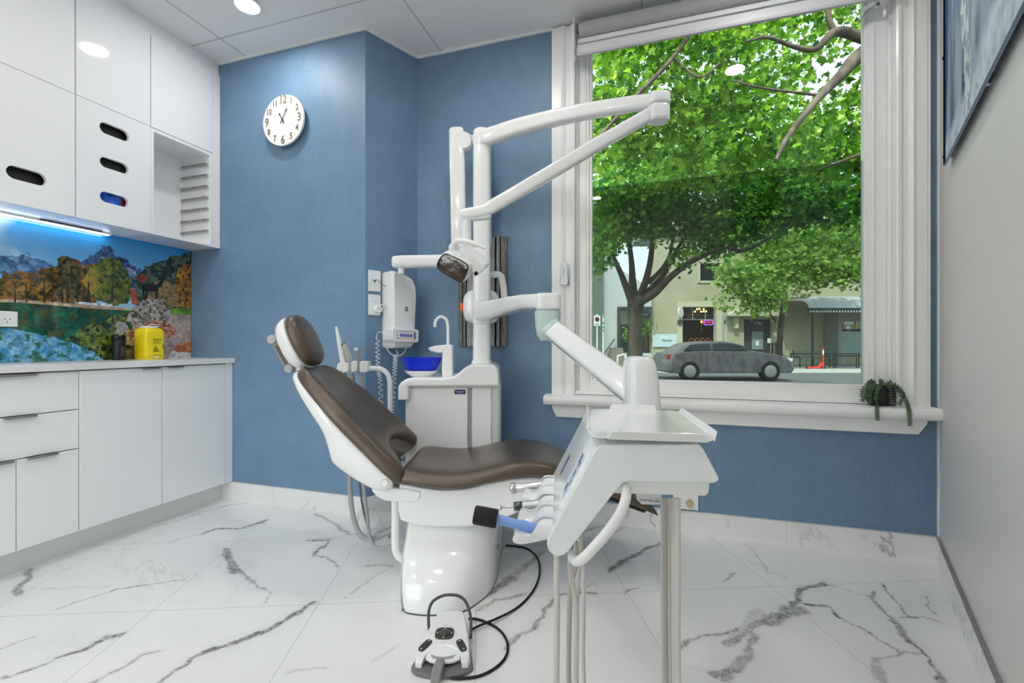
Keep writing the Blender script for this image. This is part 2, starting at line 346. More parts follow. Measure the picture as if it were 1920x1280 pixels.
b.bb(-2.60, -1.825, -1.04, -.96, 0, .06); b.bb(-1.775, -1.0, -1.04, -.96, 0, .06); b.bb(-2.60, -1.825, -1.04, -.96, 2.34, 2.4); b.bb(-1.775, -1.0, -1.04, -.96, 2.34, 2.4); struct(b.build('added_daylight_frame', TRIM, smooth=0))  # frame of the added rear opening
c = struct(MB().bb(-3.05, 1.45, -1.05, 2.72, CZ, CZ + .1).build('ceiling', CEIL, smooth=0))
g = MB()
for x in (-2.47, -1.27, -.07): g.bb(x - .004, x + .004, -.9, 2.57, CZ - .0015, CZ)
for y in (2.06, 1.46, .86, .26): g.bb(-2.94, rw((2.575 - y) / .9421, 0).x, y - .004, y + .004, CZ - .0015, CZ)
g.build('ceiling_grid', mat('joint_shadow_grey', '#c3c2c1', .7), c, smooth=0)  # grey strips paint in the thin shadow along the ceiling joints
cm = MB(); cz = CZ - .012
cm.bb(-2.70, -1.585, 2.233, 2.245, cz, CZ); cm.prism([(-1.593, 2.245, cz), (-1.581, 2.240, cz), (-1.428, 2.57, cz), (-1.44, 2.575, cz)], (0, 0, .012)); cm.bb(-1.44, -.56, 2.563, 2.575, cz, CZ); cm.bb(1.19, 1.235, 2.563, 2.575, cz, CZ)
struct(cm.build('trim_1', TRIM, smooth=0))
# --- marble skirting
BZ = .115
struct(MB().bb(-2.67, -1.597, 2.235, 2.245, 0, BZ).build('baseboard_clock', MARB, bevel=.001)); 
JN = V((.907, -.421, 0)); JD = V((.421, .907, 0)); JA = V((-1.593, 2.245, 0))            # the jog wall: along JD from JA, it faces JN
def jw(s, z, off=0): p = JA + JD * s + JN * off; return V((p.x, p.y, z))
struct(MB().prism([jw(-.005, 0), jw(.36, 0), jw(.36, 0, .01), jw(-.005, 0, .01)], (0, 0, BZ)).build('baseboard_jog', MARB))
struct(MB().bb(-1.435, 1.24, 2.565, 2.575, 0, BZ).build('baseboard_window', MARB))
struct(MB().prism([rw(0, 0), rw(3.7, 0), rw(3.7, 0, .012), rw(.012, 0, .012)], (0, 0, BZ)).build('baseboard_right', MARB))
struct(MB().prism([rw(.012, BZ), rw(3.7, BZ), rw(3.7, BZ, .014), rw(.012, BZ, .014)], (0, 0, .004)).build('trim_2', mat('aluminium_edge', '#b5b4b2', .3, metal=1)))
tj = MB()
for x in (-2.255, -1.72): tj.bb(x - .0012, x + .0012, 2.2346, 2.236, 0, BZ)
for x in (-.95, -.35, .62): tj.bb(x - .0012, x + .0012, 2.5646, 2.566, 0, BZ)
tj.bb(-2.6, -1.6, 2.234, 2.246, BZ, BZ + .003); tj.bb(-1.43, 1.235, 2.564, 2.576, BZ, BZ + .003)
struct(tj.build('trim_3', mat('skirting_joint', '#cfcfcd', .4), smooth=0))
struct(MB().bb(1.230, 1.237, 2.565, 2.575, BZ, CZ).build('trim_4', TRIM))

# ================================================================== WINDOW
win = bpy.data.objects.new('window_1', None); COL.objects.link(win); win.location = (.31, 2.6, .7); struct(win)
def casing(x0, x1, sgn):                                          # moulded board: stepped profile swept up the wall
    w = x1 - x0; pr = [(0, 2.575), (0, 2.548), (.10, 2.548), (.11, 2.543), (.42, 2.543), (.46, 2.538), (.52, 2.535), (.58, 2.541), (.62, 2.55), (.80, 2.55), (.84, 2.541), (.94, 2.539), (1, 2.544), (1, 2.60)]
    P = [((x0 + w * t) if sgn > 0 else (x1 - w * t), y) for t, y in pr] + [((x1 if sgn > 0 else x0), 2.60)]
    return [V((x, y, .70)) for x, y in P[:-1]] + [V((P[0][0], 2.60, .70))]
for s_, (x0, x1) in ((1, (-.565, -.433)), (-1, (1.062, 1.194))): MB().prism(casing(x0, x1, s_), (0, 0, CZ - .72)).build('casing', TRIM, win, smooth=25)
f_ = MB()
for x0, x1 in ((-.433, -.42), (1.05, 1.062)): f_.bb(x0, x1, 2.58, 2.70, .70, CZ - .05)
for x0, x1 in ((-.42, -.36), (.975, 1.05)): f_.bb(x0, x1, 2.60, 2.66, .70, 2.76)
f_.bb(-.36, .975, 2.60, 2.66, .70, .79); f_.bb(-.36, .975, 2.60, 2.66, 2.70, 2.76); f_.build('sash_frame', TRIM, win, bevel=.004)
f_ = MB()
for x0, x1 in ((-.36, -.345), (.962, .975)): f_.bb(x0, x1, 2.612, 2.65, .79, 2.70)
f_.bb(-.345, .962, 2.612, 2.65, .79, .803); f_.bb(-.345, .962, 2.612, 2.65, 2.69, 2.70); f_.build('glazing_bead', TRIM, win, bevel=.002)
f_ = MB(); f_.bb(-.433, 1.062, 2.56, 2.61, .715, .735); f_.bb(.99, 1.0, 2.594, 2.6, .75, 2.74); f_.bb(-.38, -.375, 2.594, 2.6, .75, 2.74); f_.build('staff_bead', TRIM, win, bevel=.003)
sp = [(2.60, .712), (2.495, .712), (2.482, .706), (2.476, .694), (2.476, .676), (2.482, .662), (2.495, .655), (2.52, .655), (2.575, .655), (2.60, .66)]
MB().prism([V((-.60, y, z)) for y, z in sp], (1.808, 0, 0)).build('sill', TRIM, win, bevel=.004, seg=3)
ap = [(-.562, .655), (-.562, .637), (-.537, .585), (1.145, .585), (1.178, .637), (1.178, .655)]
MB().prism([V((x, 2.535, z)) for x, z in ap], (0, .04, 0)).build('apron', TRIM, win, bevel=.003)
MB().bb(-.35, .968, 2.630, 2.634, 1.892, 2.695).build('upper_glass', glassmat('clear_glass', (.93, .96, .93), .8), win, smooth=0)
MB().bb(-.35, .968, 2.630, 2.634, .797, 1.892).build('lower_glass', glassmat('darker_glass', (.60, .66, .62), .8), win, smooth=0, label='lower glass, darker than the upper pane')  # lower pane given a darker tint than the upper one

# ================================================================== ROLLER BLIND
FAB = mat('grey_blind_fabric', '#b9b9b8', .8, noise=(60, '#a9a9a9', (1, 1, 12)))
bl = thing('roller_blind', 'rolled-up grey fabric roller blind with white bottom bar above the window', 'blind', (.31, 2.5, 2.58))
MB().cyl((-.40, 2.505, 2.725), (1.02, 2.505, 2.725), .038, 24).build('fabric_roll', FAB, bl)
MB().sweep([(-.41, 2.52, 2.672), (1.03, 2.52, 2.672)], .012, .014, e=5, up=UP).build('cassette_rail', WHITE2, bl, bevel=.002)
b = MB(); b.sweep([(-.415, 2.505, 2.615), (1.025, 2.505, 2.615)], .012, .026, e=6, up=UP, n=24); b.build('bottom_bar', mat('white_aluminium', '#dededf', .35), bl)
MB().sweep([(-.415, 2.502, 2.589), (1.025, 2.502, 2.589)], .010, .008, e=4, up=UP).build('seal_strip', mat('bar_seal', '#c9cacb', .5), bl)
for x in (-.425, 1.03): MB().bb(x - .004, x + .004, 2.46, 2.55, 2.585, 2.78).build('end_bracket', WHITE2, bl, bevel=.004)
for x in (-.405, 1.02): MB().cyl((x, 2.512, 2.66), (x, 2.512, 2.63), .003).build('hanger', WHITE2, bl)
e = onp(1644, 11, (0, 2.57, 0), V((0, 1, 0)))
b = MB(); b.lathe([(.0, 0), (.012, 0), (.013, .004), (.012, .012), (.0, .013)], e + V((0, 0, 0)), (0, -1, 0)); b.build('button_socket', WHITE2, bl)
MB().lathe([(.0035, 0), (.006, .0), (.006, .001), (.0035, .001)], e + V((0, -.013, 0)), (0, -1, 0), ring=True).build('socket_ring', BLACK, bl)
p = ony(1659, 25, 2.54); MB().lathe([(.004, -.014), (.0075, -.014), (.007, .012), (.003, .014)], p, UP).build('cord_connector', WHITE2, bl)
MB().sweep(sm([p + UP * .012, p + V((-.002, 0, .04)), p + V((-.006, 0, .09))]), .002, n=6).build('cord', WHITE2, bl)
MB().sweep(sm([e + V((-.012, -.006, 0)), e + V((-.04, -.005, -.02)), e + V((-.062, .03, -.045))]), .0012, n=6).build('thin_wire', GREYP, bl)

# ================================================================== REMOTE ON THE CASING
rm = thing('blind_remote', 'small white remote control in a holder on the left window casing', 'remote control', ony(1058, 536, 2.545))
a0 = ony(1050, 494, 2.54); a1 = ony(1066, 530, 2.54); cx = (a0.x + a1.x) / 2
MB().bb(a0.x + .003, a1.x - .002, 2.522, 2.535, a1.z, a0.z).build('handset', mat('remote_white', '#e4e8e9', .35), rm, bevel=.004, seg=3)
for i in range(3): MB().lathe([(0, 0), (.005, 0), (.0045, .001), (0, .001)], (cx, 2.522, a0.z - .035 - .016 * i), (0, -1, 0), 14).build('button', mat('button_grey', '#b7bcbf', .5), rm)
b = MB(); b.bb(a0.x, a1.x, 2.535, 2.543, a1.z - .012, a1.z + .03); b.bb(a0.x, a1.x, 2.518, 2.54, a1.z - .012, a1.z + .002); b.bb(a0.x, a0.x + .004, 2.518, 2.54, a1.z - .012, a1.z + .03); b.bb(a1.x - .004, a1.x, 2.518, 2.54, a1.z - .012, a1.z + .03); b.build('holder', WHITE2, rm, bevel=.001)

# ================================================================== LAMPS OF THE ROOM
LAMP = emis('lamp_light', (1, .985, .955), LAMP_S)
dl = thing('recessed_downlight', 'round recessed ceiling downlight shining near the wall cabinets', 'ceiling light', (-2.086, 1.90, CZ - .002))
MB().lathe([(.060, 0), (.075, 0), (.075, .004), (.058, .008), (.058, .002)], (-2.086, 1.90, CZ - .008), ring=True).build('bezel', WHITE2, dl)
MB().lathe([(.001, 0), (.058, 0), (.058, .002), (.001, .002)], (-2.086, 1.90, CZ - .007), n=24).build('diffuser', LAMP, dl, smooth=0)
dl['group'] = 'recessed ceiling downlights'
for (x, y, lab) in ((-.75, 1.75, 'downlight in the ceiling over the column, above the frame'), (-1.95, .75, 'downlight in the ceiling over the worktop, seen mirrored in the cabinet doors'), (-.75, .55, 'downlight in the ceiling over the foot end, seen mirrored in the window'), (.50, 1.95, 'downlight in the ceiling by the window, above the frame'), (-1.95, -.35, 'downlight in the ceiling behind the photographer, towards the cabinets'), (-.7, -.45, 'downlight in the ceiling behind the photographer, near the grey wall')):
    copy_thing(dl, (x, y, CZ - .002), 'round recessed ' + lab)
# ================================================================== CABINETS
XB = -2.587
def front(mb, y0, y1, z0, z1, x, th=.018): return mb.bb(x - th, x, y0, y1, z0, z1)
def oval_door(y0, y1, z0, z1, x, ovals, th=.018):                 # door with stadium-shaped cut-outs, one above another
    mb = MB(); cuts = sorted(ovals, key=lambda o: o[1]); zb = [z0] + [(cuts[i][1] + cuts[i + 1][1]) / 2 for i in range(len(cuts) - 1)] + [z1]
    for i, (cy, cz, hw, r) in enumerate(cuts):
        rt = [(cy + hw - r + r * math.sin(t), cz + r * math.cos(t)) for t in np.linspace(0, math.pi, 13)]; lf = [(cy - hw + r - r * math.sin(t), cz - r * math.cos(t)) for t in np.linspace(0, math.pi, 13)]
        ring = rt + lf; n = len(ring); bz, tz = zb[i], zb[i + 1]
        out = []
        for (yy, zz) in ring:                                     # project each point of the hole to the outer rectangle
            dy, dz = yy - cy, zz - cz; k = min(((y1 - cy) / dy if dy > 1e-6 else (y0 - cy) / dy if dy < -1e-6 else 1e9), ((tz - cz) / dz if dz > 1e-6 else (bz - cz) / dz if dz < -1e-6 else 1e9)); out.append((cy + dy * k, cz + dz * k))
        W_, H_ = y1 - y0, tz - bz; cor = [(W_, (y1, tz)), (W_ + H_, (y1, bz)), (2 * W_ + H_, (y0, bz)), (2 * W_ + 2 * H_, (y0, tz))]
        def per(p): return p[0] - y0 if abs(p[1] - tz) < 1e-6 else W_ + tz - p[1] if abs(p[0] - y1) < 1e-6 else W_ + H_ + y1 - p[0] if abs(p[1] - bz) < 1e-6 else 2 * W_ + H_ + p[1] - bz
        for xx in (x, x - th):
            for j in range(n):
                a, b_, c_, d_ = ring[j], ring[(j + 1) % n], out[(j + 1) % n], out[j]; s0_, s1_ = per(d_), per(c_); T_ = 2 * W_ + 2 * H_; s1_ += T_ if s1_ < s0_ else 0
                mid = sorted((q + o_, p) for q, p in cor for o_ in (0, T_) if s0_ + 1e-6 < q + o_ < s1_ - 1e-6)
                mb.poly([V((xx, *p)) for p in [a, d_] + [p for _, p in mid] + [c_, b_]])
        for j in range(n): a, b_ = ring[j], ring[(j + 1) % n]; mb._f([mb.bm.verts.new(V((q, *p))) for q, p in ((x, a), (x, b_), (x - th, b_), (x - th, a))])
    bmesh.ops.remove_doubles(mb.bm, verts=mb.bm.verts[:], dist=1e-5)
    for i in (0,):                                                # outer edges
        c = [(y0, z0), (y1, z0), (y1, z1), (y0, z1)]
        for j in range(4): a, b_ = c[j], c[(j + 1) % 4]; mb._f([mb.bm.verts.new(V((q, *p))) for q, p in ((x, a), (x - th, a), (x - th, b_), (x, b_))])
    return mb
G = .0016
XU, ZU0, ZU1, ZS = -2.69, 1.615, 2.735, 2.212
def slot_light(t): pass
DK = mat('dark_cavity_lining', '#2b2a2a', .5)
# left wall cabinet
ca = thing('wall_cabinet', 'gloss white wall cabinet with a single oval slot, leftmost above the lake picture', 'cabinet', (-2.82, 1.3, ZU0), 'gloss white wall cabinets')
b = MB(); b.bb(-2.94, XU - .02, 1.127, 1.470, ZU0, ZU0 + .016); b.bb(-2.94, XU - .02, 1.127, 1.470, ZU1 - .016, ZU1); b.bb(-2.94, XU - .02, 1.127, 1.143, ZU0 + .016, ZU1 - .016); b.bb(-2.94, XU - .02, 1.454, 1.470, ZU0 + .016, ZU1 - .016); b.bb(-2.94, -2.93, 1.143, 1.454, ZU0 + .016, ZU1 - .016); b.bb(-2.93, XU - .02, 1.143, 1.454, ZS - .008, ZS + .008); b.build('carcass', MATTW, ca)
front(MB(), 1.127 + G, 1.4715 - G, ZS + G, ZU1 - G, XU).build('door', GLOSS, ca, bevel=.001)
oval_door(1.127 + G, 1.4715 - G, ZU0, ZS - G, XU, [(1.293, 1.753, .069, .029)]).build('slotted_door', GLOSS, ca, smooth=25)
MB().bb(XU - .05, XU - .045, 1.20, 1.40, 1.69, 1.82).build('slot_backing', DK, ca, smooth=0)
# middle wall cabinet with three glove slots
cb = thing('wall_cabinet', 'gloss white wall cabinet with three oval glove slots one above another', 'cabinet', (-2.82, 1.645, ZU0), 'gloss white wall cabinets')
b = MB(); b.bb(-2.94, XU - .02, 1.473, 1.817, ZU0, ZU0 + .016); b.bb(-2.94, XU - .02, 1.473, 1.817, ZU1 - .016, ZU1); b.bb(-2.94, XU - .02, 1.473, 1.489, ZU0 + .016, ZU1 - .016); b.bb(-2.94, XU - .02, 1.801, 1.817, ZU0 + .016, ZU1 - .016); b.bb(-2.94, -2.93, 1.489, 1.801, ZU0 + .016, ZU1 - .016); b.bb(-2.93, XU - .02, 1.489, 1.801, ZS - .008, ZS + .008)
for z in (2.015, 1.84, 1.66): b.bb(-2.93, XU - .025, 1.489, 1.801, z, z + .012)
b.build('carcass', MATTW, cb)
front(MB(), 1.4735 + G, 1.8185 - G, ZS + G, ZU1 - G, XU).build('door', GLOSS, cb, bevel=.001)
oval_door(1.4735 + G, 1.8185 - G, ZU0, ZS - G, XU, [(1.641, 2.104, .068, .028), (1.640, 1.929, .066, .0265), (1.640, 1.752, .066, .027)]).build('slotted_door', GLOSS, cb, smooth=25)
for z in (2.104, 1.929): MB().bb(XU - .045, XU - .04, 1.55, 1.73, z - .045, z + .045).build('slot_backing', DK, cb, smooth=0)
gb = thing('glove_box', 'box of blue disposable gloves seen through the lowest oval slot', 'glove box', (-2.78, 1.64, 1.672))
MB().bb(-2.85, -2.735, 1.53, 1.72, 1.672, 1.79).build('carton', mat('red_white_carton', '#c9382f', .5), gb, bevel=.002)
b = MB(); yy = np.linspace(1.545, 1.690, 24); zz = np.linspace(1.70, 1.785, 14)
P = np.array([[(-2.712 - .012 * abs(fbm(np.array(y * 30), np.array(z * 30), 3, 4) - .5) * 4, y, z) for y in yy] for z in zz]); gl = gridmesh('gloves', P.astype(float)); link('gloves', gl, mat('blue_nitrile', '#2f6fd6', .45, noise=(25, '#1d4fb0')), gb)
# right wall cabinet with open niche and rails
cc = thing('wall_cabinet', 'gloss white wall cabinet with an open niche of metal rails, against the blue wall', 'cabinet', (-2.82, 2.03, ZU0), 'gloss white wall cabinets')
b = MB(); y0, y1 = 1.819, 2.192
b.bb(-2.94, XU - .001, y0, y0 + .017, ZU0, ZS - .002); b.bb(-2.94, XU - .001, y1 - .017, y1, ZU0, ZS - .002); b.bb(-2.94, XU - .001, y0 + .017, y1 - .017, ZU0, ZU0 + .012); b.bb(-2.94, XU - .001, y0 + .017, y1 - .017, ZS - .02, ZS - .002); b.bb(-2.94, -2.93, y0 + .017, y1 - .017, ZU0 + .012, ZS - .02)
b.bb(-2.94, XU - .02, y0, y1, ZS, ZU1); b.build('carcass', GLOSS, cc, bevel=.0008)
front(MB(), y0 + G, y1 - G, ZS + G, ZU1 - G, XU).build('door', GLOSS, cc, bevel=.001)
MB().bb(-2.94, XU, y1 + .001, 2.243, ZU0, ZU1).build('end_panel', GLOSS, cc, bevel=.001)
for i in range(7):
    z = 2.135 - i * .0705; r = MB(); r.bb(-2.925, XU - .012, y1 - .029, y1 - .017, z - .007, z + .007); r.bb(-2.925, XU - .012, y1 - .034, y1 - .029, z + .004, z + .007); r.bb(-2.925, XU - .012, y1 - .034, y1 - .029, z - .007, z - .004)
    rr = r.build('rail', mat('zinc_rail', '#b9b8b6', .4, metal=.4), cc, smooth=0)
    for x in (-2.9, -2.82, -2.73): MB().cyl((x, y1 - .0285, z), (x, y1 - .031, z), .0035, 10).build('screw', GREYP, rr)
# bulkhead, led strip
struct(MB().bb(-2.95, -2.704, 1.127, 2.245, ZU1, CZ).build('trim_5', GLOSS, smooth=0))
b = MB(); led = thing('led_strip', 'white light strip glowing under the wall cabinets', 'light strip', (-2.915, 1.45, 1.60))
MB().bb(-2.925, -2.90, 1.13, 1.755, 1.606, 1.615).build('channel', mat('white_channel', '#e9eef2', .4), led, smooth=0)
MB().bb(-2.922, -2.903, 1.14, 1.745, 1.602, 1.606).build('diffuser', emis('led_light', (.86, .95, 1), 9), led, smooth=0)
MB().bb(-2.895, -2.885, 1.44, 1.70, 1.607, 1.615).build('dark_slot', DARK, led, smooth=0)
# base units
def pull(y0, y1, z, parent):
    b = MB(); b.bb(XB - .016, XB + .016, y0, y1, z, z + .0025); b.bb(XB + .0135, XB + .016, y0, y1, z - .007, z); return b.build('handle', NICKEL, parent, bevel=.0006)
bd = thing('drawer_unit', 'white base unit with two drawers over two small doors, left of the tall doors', 'cabinet', (-2.77, 1.2, 0))
MB().bb(-2.94, XB - .02, .99, 1.428, 0.12, .872).build('carcass', MATTW, bd)
for i, (z0, z1, hy) in enumerate(((.6925, .868, (1.06, 1.272)), (.509, .6895, (1.165, 1.272)))):
    d = front(MB(), .99 + G, 1.4295 - G, z0 + G, z1, XB).build('drawer', MATTW, bd, bevel=.001); pull(hy[0], hy[1], z1, d)
for (y0, y1, hy) in ((.99, 1.2095, (1.10, 1.197)), (1.2095, 1.4295, (1.24, 1.345))):
    d = front(MB(), y0 + G, y1 - G, .119, .506, XB).build('door', MATTW, bd, bevel=.001); pull(hy[0], hy[1], .506, d)
bs = thing('base_cabinet', 'white two-door base cabinet with end panel beside the blue wall', 'cabinet', (-2.77, 1.83, 0))
MB().bb(-2.94, XB - .02, 1.43, 2.19, .12, .872).build('carcass', MATTW, bs)
for (y0, y1, hy) in ((1.4295, 1.8085, (1.70, 1.793)), (1.8085, 2.1915, (1.835, 1.92))):
    d = front(MB(), y0 + G, y1 - G, .119, .870, XB).build('door', MATTW, bs, bevel=.001); pull(hy[0], hy[1], .870, d)
MB().bb(-2.94, XB, 2.193, 2.244, .119, .876).build('end_panel', MATTW, bs, bevel=.001)
struct(MB().bb(-2.70, -2.67, .99, 2.235, 0, .12).build('trim_6', mat('kickboard_white', '#dededc', .3), smooth=0))
tag(MB().bb(-2.945, -2.565, .975, 2.244, .877, .908).build('worktop', mat('white_quartz', '#ebeae8', .22, noise=(3, '#dddbd8')), bevel=.002), 'pale quartz worktop running along the base cabinets', 'worktop')

# ================================================================== LAKE PICTURE BEHIND THE WORKTOP
XP = -2.942
ys = np.arange(1.1, 2.243, .0017); zs = np.arange(.909, 1.615, .0017); Yg, Zg = np.meshgrid(ys, zs)
def bpx(x, y): p = onx(x / 3.556, 360 + y / 3.556, XP); return (p.y, p.z)
def PP(*pts): return [bpx(x, y) for x, y in pts]
nz = lambda s, sd, o=4: fbm(Yg * s, Zg * s, o, sd)
j = .018; YW, ZW = Yg + (nz(45, 3, 3) - .5) * j * 1.4, Zg + (nz(45, 8, 3) - .5) * j * 1.4
S3 = lambda h: np.array(lin(h)[:3])
img = np.zeros(Yg.shape + (3,)); hz = (Zg - 1.17) / .45
sky = np.clip(hz, 0, 1)[..., None]; img[:] = S3('#9fd2ea') * (1 - sky) + S3('#0586cf') * sky
cl = np.clip((nz(5, 31) - .5) * 4 + (1.36 - Yg) * 6, 0, .8)[..., None]; img = img * (1 - cl) + S3('#bcd3e2') * cl
def put(poly, c1, c2, s=30, sd=1, warp=True, c3=None):
    global img
    m = inpoly(YW if warp else Yg, ZW if warp else Zg, PP(*poly)); n = np.clip((nz(s, sd) - .32) / .36, 0, 1)[..., None]; c = S3(c1) * (1 - n) + S3(c2) * n
    if c3: k = np.clip((nz(s * 1.6, sd + 7) - .50) / .16, 0, 1)[..., None]; c = c * (1 - k) + S3(c3) * k
    c = c * (.45 + 1.15 * nz(110, sd + 3, 3))[..., None]
    img = np.where(m[..., None], c, img)
put([(-900,440),(-300,420),(0,430),(110,430),(175,405),(230,440),(350,480),(420,560),(420,700),(-900,700)], '#3c6a9d', '#7fa9d1', 30, 2, c3='#2b4c78')
put([(540,460),(610,430),(650,390),(690,358),(740,365),(775,430),(830,440),(935,520),(935,640),(540,600)], '#1d2c52', '#3d5580', 40, 3, c3='#4a618c')
put([(660,440),(690,425),(720,440),(760,470),(700,480)], '#3d5580', '#7f93b5', 60, 5); put([(840,500),(880,510),(920,545),(900,590),(860,560)], '#5d76a3', '#a9b9cf', 60, 5)
put([(900,560),(960,510),(1010,480),(1080,460),(1140,425),(1200,415),(1280,395),(1280,790),(900,790)], '#1b2a24', '#33473a', 25, 4, c3='#5b6a5a')
put([(-900,590),(-300,560),(0,580),(60,540),(130,520),(220,545),(290,505),(370,500),(380,440),(430,425),(520,455),(560,490),(620,480),(640,760),(-900,740)], '#5a4420', '#a8742c', 34, 6, c3='#2c2d18')
put([(370,480),(390,440),(430,425),(480,445),(520,470),(540,720),(460,720),(400,560)], '#3c3d20', '#6b5a2a', 40, 9, c3='#23260f')
put([(560,560),(600,500),(660,450),(720,435),(800,460),(860,540),(885,640),(850,740),(760,760),(640,720),(575,660)], '#4b5a22', '#7d7f33', 34, 10, c3='#2d3a16')
put([(545,600),(600,500),(640,520),(660,640),(620,690)], '#b98c2f', '#8a8433', 40, 12)
put([(905,580),(930,550),(965,545),(990,580),(960,610)], '#8c3a24', '#5c3826', 40, 13); put([(870,640),(895,640),(915,680),(905,750),(870,750)], '#b8542a', '#8a3d22', 40, 14)
put([(1165,560),(1200,500),(1240,480),(1290,480),(1290,780),(1200,780),(1180,680)], '#8a5b22', '#c98a35', 36, 15, c3='#4e3517'); put([(1000,620),(1100,590),(1180,620),(1200,770),(980,770)], '#8d7048', '#a5825a', 30, 16, c3='#6b6a3a')
put([(1120,775),(1290,775),(1290,825),(1120,825)], '#4f7a24', '#75a038', 40, 17, False); put([(1090,812),(1290,818),(1290,1120),(1060,1120)], '#b9a6a0', '#8d7b76', 18, 18, False)
put([(-900,735),(0,735),(130,730),(480,745),(720,765),(900,785),(900,820),(880,1120),(-900,1150)], '#0e3a30', '#1e6b4d', 20, 19, False, c3='#3b4a1c')
put([(-900,870),(0,905),(250,940),(430,990),(600,1050),(700,1125),(-900,1160)], '#3a86b4', '#79b4d2', 30, 20, True, c3='#35694f'); put([(430,980),(560,900),(840,800),(900,1000),(880,1120),(700,1120),(600,1040)], '#2f4a1f', '#7d8a3a', 42, 21, True, c3='#141f12')
put([(-900,712),(60,714),(240,722),(480,742),(700,760),(890,775),(890,792),(560,772),(130,735),(-900,730)], '#cdb79b', '#a48c6c', 50, 22, False); put([(500,728),(640,738),(750,748),(750,766),(640,758),(500,742)], '#dfe6ea', '#9aa0a2', 60, 23, False)
put([(845,830),(880,790),(910,740),(960,720),(1030,712),(1090,715),(1130,770),(1150,830),(1140,880),(900,900),(850,860)], '#8b8178', '#c1b7ab', 45, 24, c3='#51473f')
put([(1110,800),(1150,810),(1225,890),(1180,905),(1120,870)], '#8f8a8f', '#c0a898', 45, 25); put([(830,950),(880,900),(930,880),(930,1050),(840,1010)], '#b59a78', '#d3c1a4', 40, 26, c3='#8c5a3a')
put([(940,880),(1060,855),(1140,880),(1180,930),(1150,970),(1070,975),(960,940)], '#a86a44', '#d0a587', 45, 27, c3='#7b4527'); put([(760,930),(790,860),(850,880),(860,930),(800,950)], '#8f959b', '#a8a298', 40, 28)
put([(1140,1050),(1200,1010),(1290,990),(1290,1070),(1180,1080)], '#a4603a', '#c98a5e', 40, 29); put([(1110,1110),(1140,1062),(1290,1068),(1290,1125)], '#b9bcc4', '#d6d3d0', 40, 30); put([(830,1010),(930,1040),(940,1120),(820,1120)], '#5c4a2c', '#8d7b46', 40, 32, c3='#2b2415')
IB = '#140e0a'                                                    # the bronze ibex on its rock
for pl_ in ([(940,640),(948,615),(990,608),(1040,615),(1065,600),(1075,610),(1050,660),(1000,665),(955,660)], [(1050,620),(1082,570),(1100,575),(1072,640)], [(1070,575),(1085,560),(1105,578),(1092,585)], [(948,650),(962,655),(965,700),(972,718),(955,716)], [(975,655),(985,660),(975,720),(966,718)], [(1034,650),(1044,655),(1046,715),(1035,715)], [(1048,650),(1058,650),(1054,712),(1047,712)]): put(pl_, IB, '#2c2018', 60, 33, False)
for k in range(22):
    t = k / 21; cx_, cy_ = 1010 + 75 * t + 8 * math.sin(t * 3), 522 + 6 * math.sin(t * 3) + 50 * max(0, t - .62) ** 1.3; put([(cx_ - 5, cy_ - 6), (cx_ + 6, cy_ - 6), (cx_ + 6, cy_ + 6), (cx_ - 5, cy_ + 6)], IB, IB, 10, 1, False)
    cx_, cy_ = 1085 + 12 * math.sin(t * 3.1), 522 + 45 * t; put([(cx_ - 5, cy_ - 4), (cx_ + 6, cy_ - 4), (cx_ + 6, cy_ + 5), (cx_ - 5, cy_ + 5)], IB, IB, 10, 1, False)
for x0 in (95, 170, 290, 345, 410, 445, 512, 585, 745): put([(x0, 600), (x0 + 9, 600), (x0 + 12, 735), (x0 - 2, 735)], '#2a2115', '#40321e', 40, 3, False)
me = gridmesh('lake_picture', np.stack([np.full_like(Yg, XP), Yg, Zg], -1)); setcol(me, np.clip(img, 0, 1))
pic = link('splashback_picture', me, inkmat('printed_glass', .05, .4), None, smooth=0); tag(pic, 'glass splashback printed with an autumn lake, mountains and an ibex on a rock', 'picture')

# ================================================================== THINGS ON THE WORKTOP AND CABINET WALL
def socket_face(parent, c, X, Y, Nn, s=1):
    b = MB()
    for (dx, dy, an) in ((-.0085, .004, .6), (.0085, .004, -.6), (0, -.009, 0)):
        ax = X * math.cos(an) + Y * math.sin(an); ay = Y * math.cos(an) - X * math.sin(an); b.box(c + X * dx * s + Y * dy * s + Nn * .0004, (.0022 * s, .008 * s, .0012), (ax, ay, Nn))
    b.build('socket_hole', DARK, parent, smooth=0)
so = thing('power_outlet', 'white wall outlet on the lake picture above the worktop', 'power outlet', (-2.935, 1.30, 1.085))
MB().bb(XP, -2.930, 1.262, 1.376, 1.080, 1.154).build('plate', WHITE2, so, bevel=.003); socket_face(so, V((-2.930, 1.338, 1.112)), V((0, -1, 0)), UP, V((1, 0, 0)), 1.1)
def wtop(px, py): return onx(px, py, -2.86)
c0 = V((-2.885, 1.82, .908)); ds = onx(223, 671, -2.885); ds.z = .908
cup = thing('soap_dispenser', 'slim black cylinder standing on the worktop left of the yellow bin', 'dispenser', ds)
MB().lathe([(.001, 0), (.030, 0), (.031, .003), (.031, .11), (.029, .113), (.001, .113)], ds).build('body', BLACK, cup); MB().lathe([(.001, 0), (.033, 0), (.034, .002), (.034, .022), (.031, .026), (.001, .026)], ds + UP * .1135).build('cap', mat('black_gloss', '#08080a', .2), cup)
MB().bb(ds.x + .0305, ds.x + .0315, ds.y - .011, ds.y + .011, .93, .985).build('sticker', DARK, cup, smooth=0)
ys0 = onx(280, 671, -2.87).y; sb = thing('sharps_container', 'yellow sharps bin with white lid on the worktop', 'sharps bin', (-2.86, ys0, .908))
zt = onx(280, 615, -2.85).z; hy = .056; xb0, xb1 = -2.925, -2.815
b = MB(); R = []
